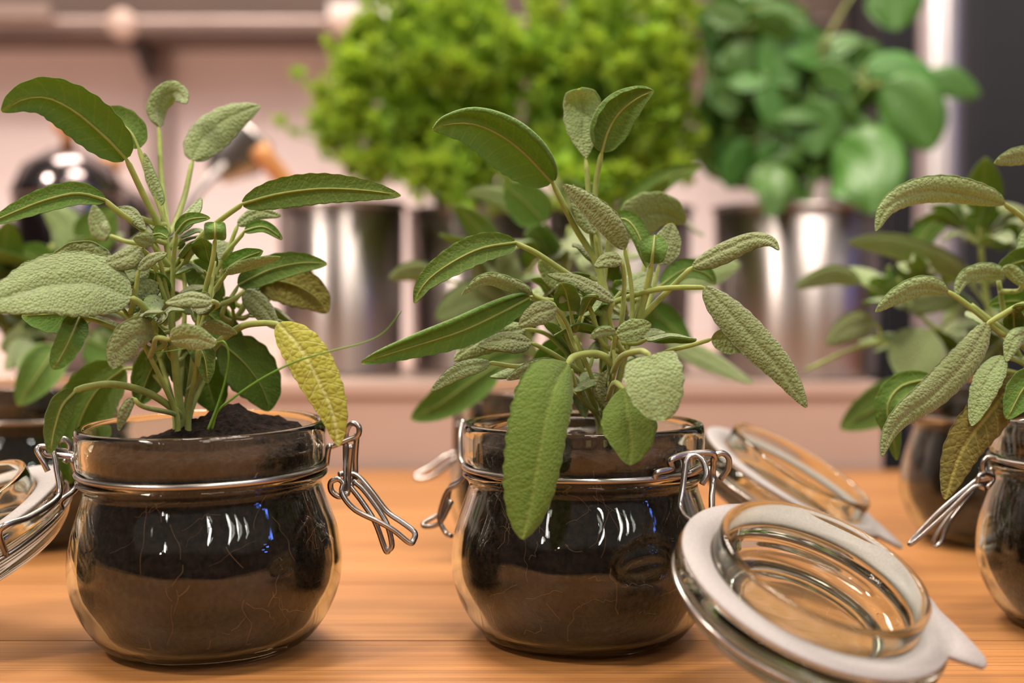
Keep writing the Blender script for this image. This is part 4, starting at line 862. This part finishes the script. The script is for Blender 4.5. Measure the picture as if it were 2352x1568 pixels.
# ------------------------------------------------------------------ wall shelf, post, cabinet
ZS = 1.90
sh = empty('wall_shelf', (0, 1.3, 0.47), label='brown wooden wall shelf with steel rail above the herbs', cat='shelf')
zb = P(0, 80, ZS).z
box('board', -1.5, P(2016, 300, 1.75).x - .004, ZS + YC, 1.449, zb, zb + .11, 'shelf_wood', sh, .002)
rail = tube('rail', [Vector((-1.45, ZS + YC - .028, zb + .012)), Vector((P(2000, 0, ZS).x - .06, ZS + YC - .028, zb + .012))], 0.006, 'upright_metal', sh, n=2, sides=10)
for px in (305, 800, 1265, 1750):
    x = P(px, 60, ZS).x; V, F = lathe_geo([(0, 0), (.017, 0), (.0185, .004), (.0185, .022), (.015, .027), (0, .028)], 28)
    mobj('rail_mount', [Vector((x + v.x, ZS + YC - .036 - v.z, zb + .004 + v.y)) for v in V], F, 'laminate', sh)
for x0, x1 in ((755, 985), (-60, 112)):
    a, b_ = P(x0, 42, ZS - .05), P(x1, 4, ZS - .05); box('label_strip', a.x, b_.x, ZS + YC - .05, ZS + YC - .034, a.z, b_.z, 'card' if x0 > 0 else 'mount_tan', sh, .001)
for px in (355, 815):
    x = P(px, 200, 1.98).x
    u = empty('shelf_upright', (x, 1.44, ph), label='grey brown metal shelf upright on the wall ' + ('behind the canisters' if px < 500 else 'beside the parsley'), cat='bracket', group='shelf uprights')
    if px < 500: box('rail', x - .014, x + .014, 1.425, 1.4495, ph + .001, zb - .001, 'upright_metal', u, .002)
    else: box('rail', x - .014, x + .014, 1.425, 1.4495, zb - .12, zb - .001, 'upright_metal', u, .002)
    V = [Vector((x + s * .005 - .012, yy_, zz)) for s in (-1, 1) for yy_, zz in ((1.42, zb - .045), (1.42, zb - .001), (1.35, zb - .001), (1.35, zb - .012))]
    mobj('arm', V, [(0, 1, 2, 3), (7, 6, 5, 4), (0, 4, 5, 1), (1, 5, 6, 2), (2, 6, 7, 3), (3, 7, 4, 0)], 'bracket_dark', u, smooth=False)
cabx = P(2016, 300, 1.75).x
cb_ = empty('black_cabinet', (cabx + .4, 1.3, -.9), label='tall black cabinet behind the steel post', cat='cabinet')
box('body', cabx, cabx + .9, 1.17, 1.449, -.899, 1.4, 'black_panel', cb_, .003)
box('door', cabx + .09, cabx + .89, 1.150, 1.169, -.85, 1.38, 'black_panel', cb_, .003)
px0, px1 = P(2112, 300, 1.6).x, P(2222, 300, 1.6).x
po = empty('steel_post', ((px0 + px1) / 2, 1.03, -.9), label='brushed steel post in front of the black cabinet', cat='post')
V, F = lathe_geo([(0, 0), ((px1 - px0) / 2, 0), ((px1 - px0) / 2, 2.2), (0, 2.2)], 40); o = mobj('tube', [v + Vector(((px0 + px1) / 2, 1.03, -.899)) for v in V], F, 'post_metal', po); flipfix(o.data)
V, F = lathe_geo([(.0, 0), (.055, 0), (.055, .006), (.03, .012), (0, .012)], 40); o = mobj('foot_plate', [v + Vector(((px0 + px1) / 2, 1.03, -.8995)) for v in V], F, 'post_metal', po); flipfix(o.data)
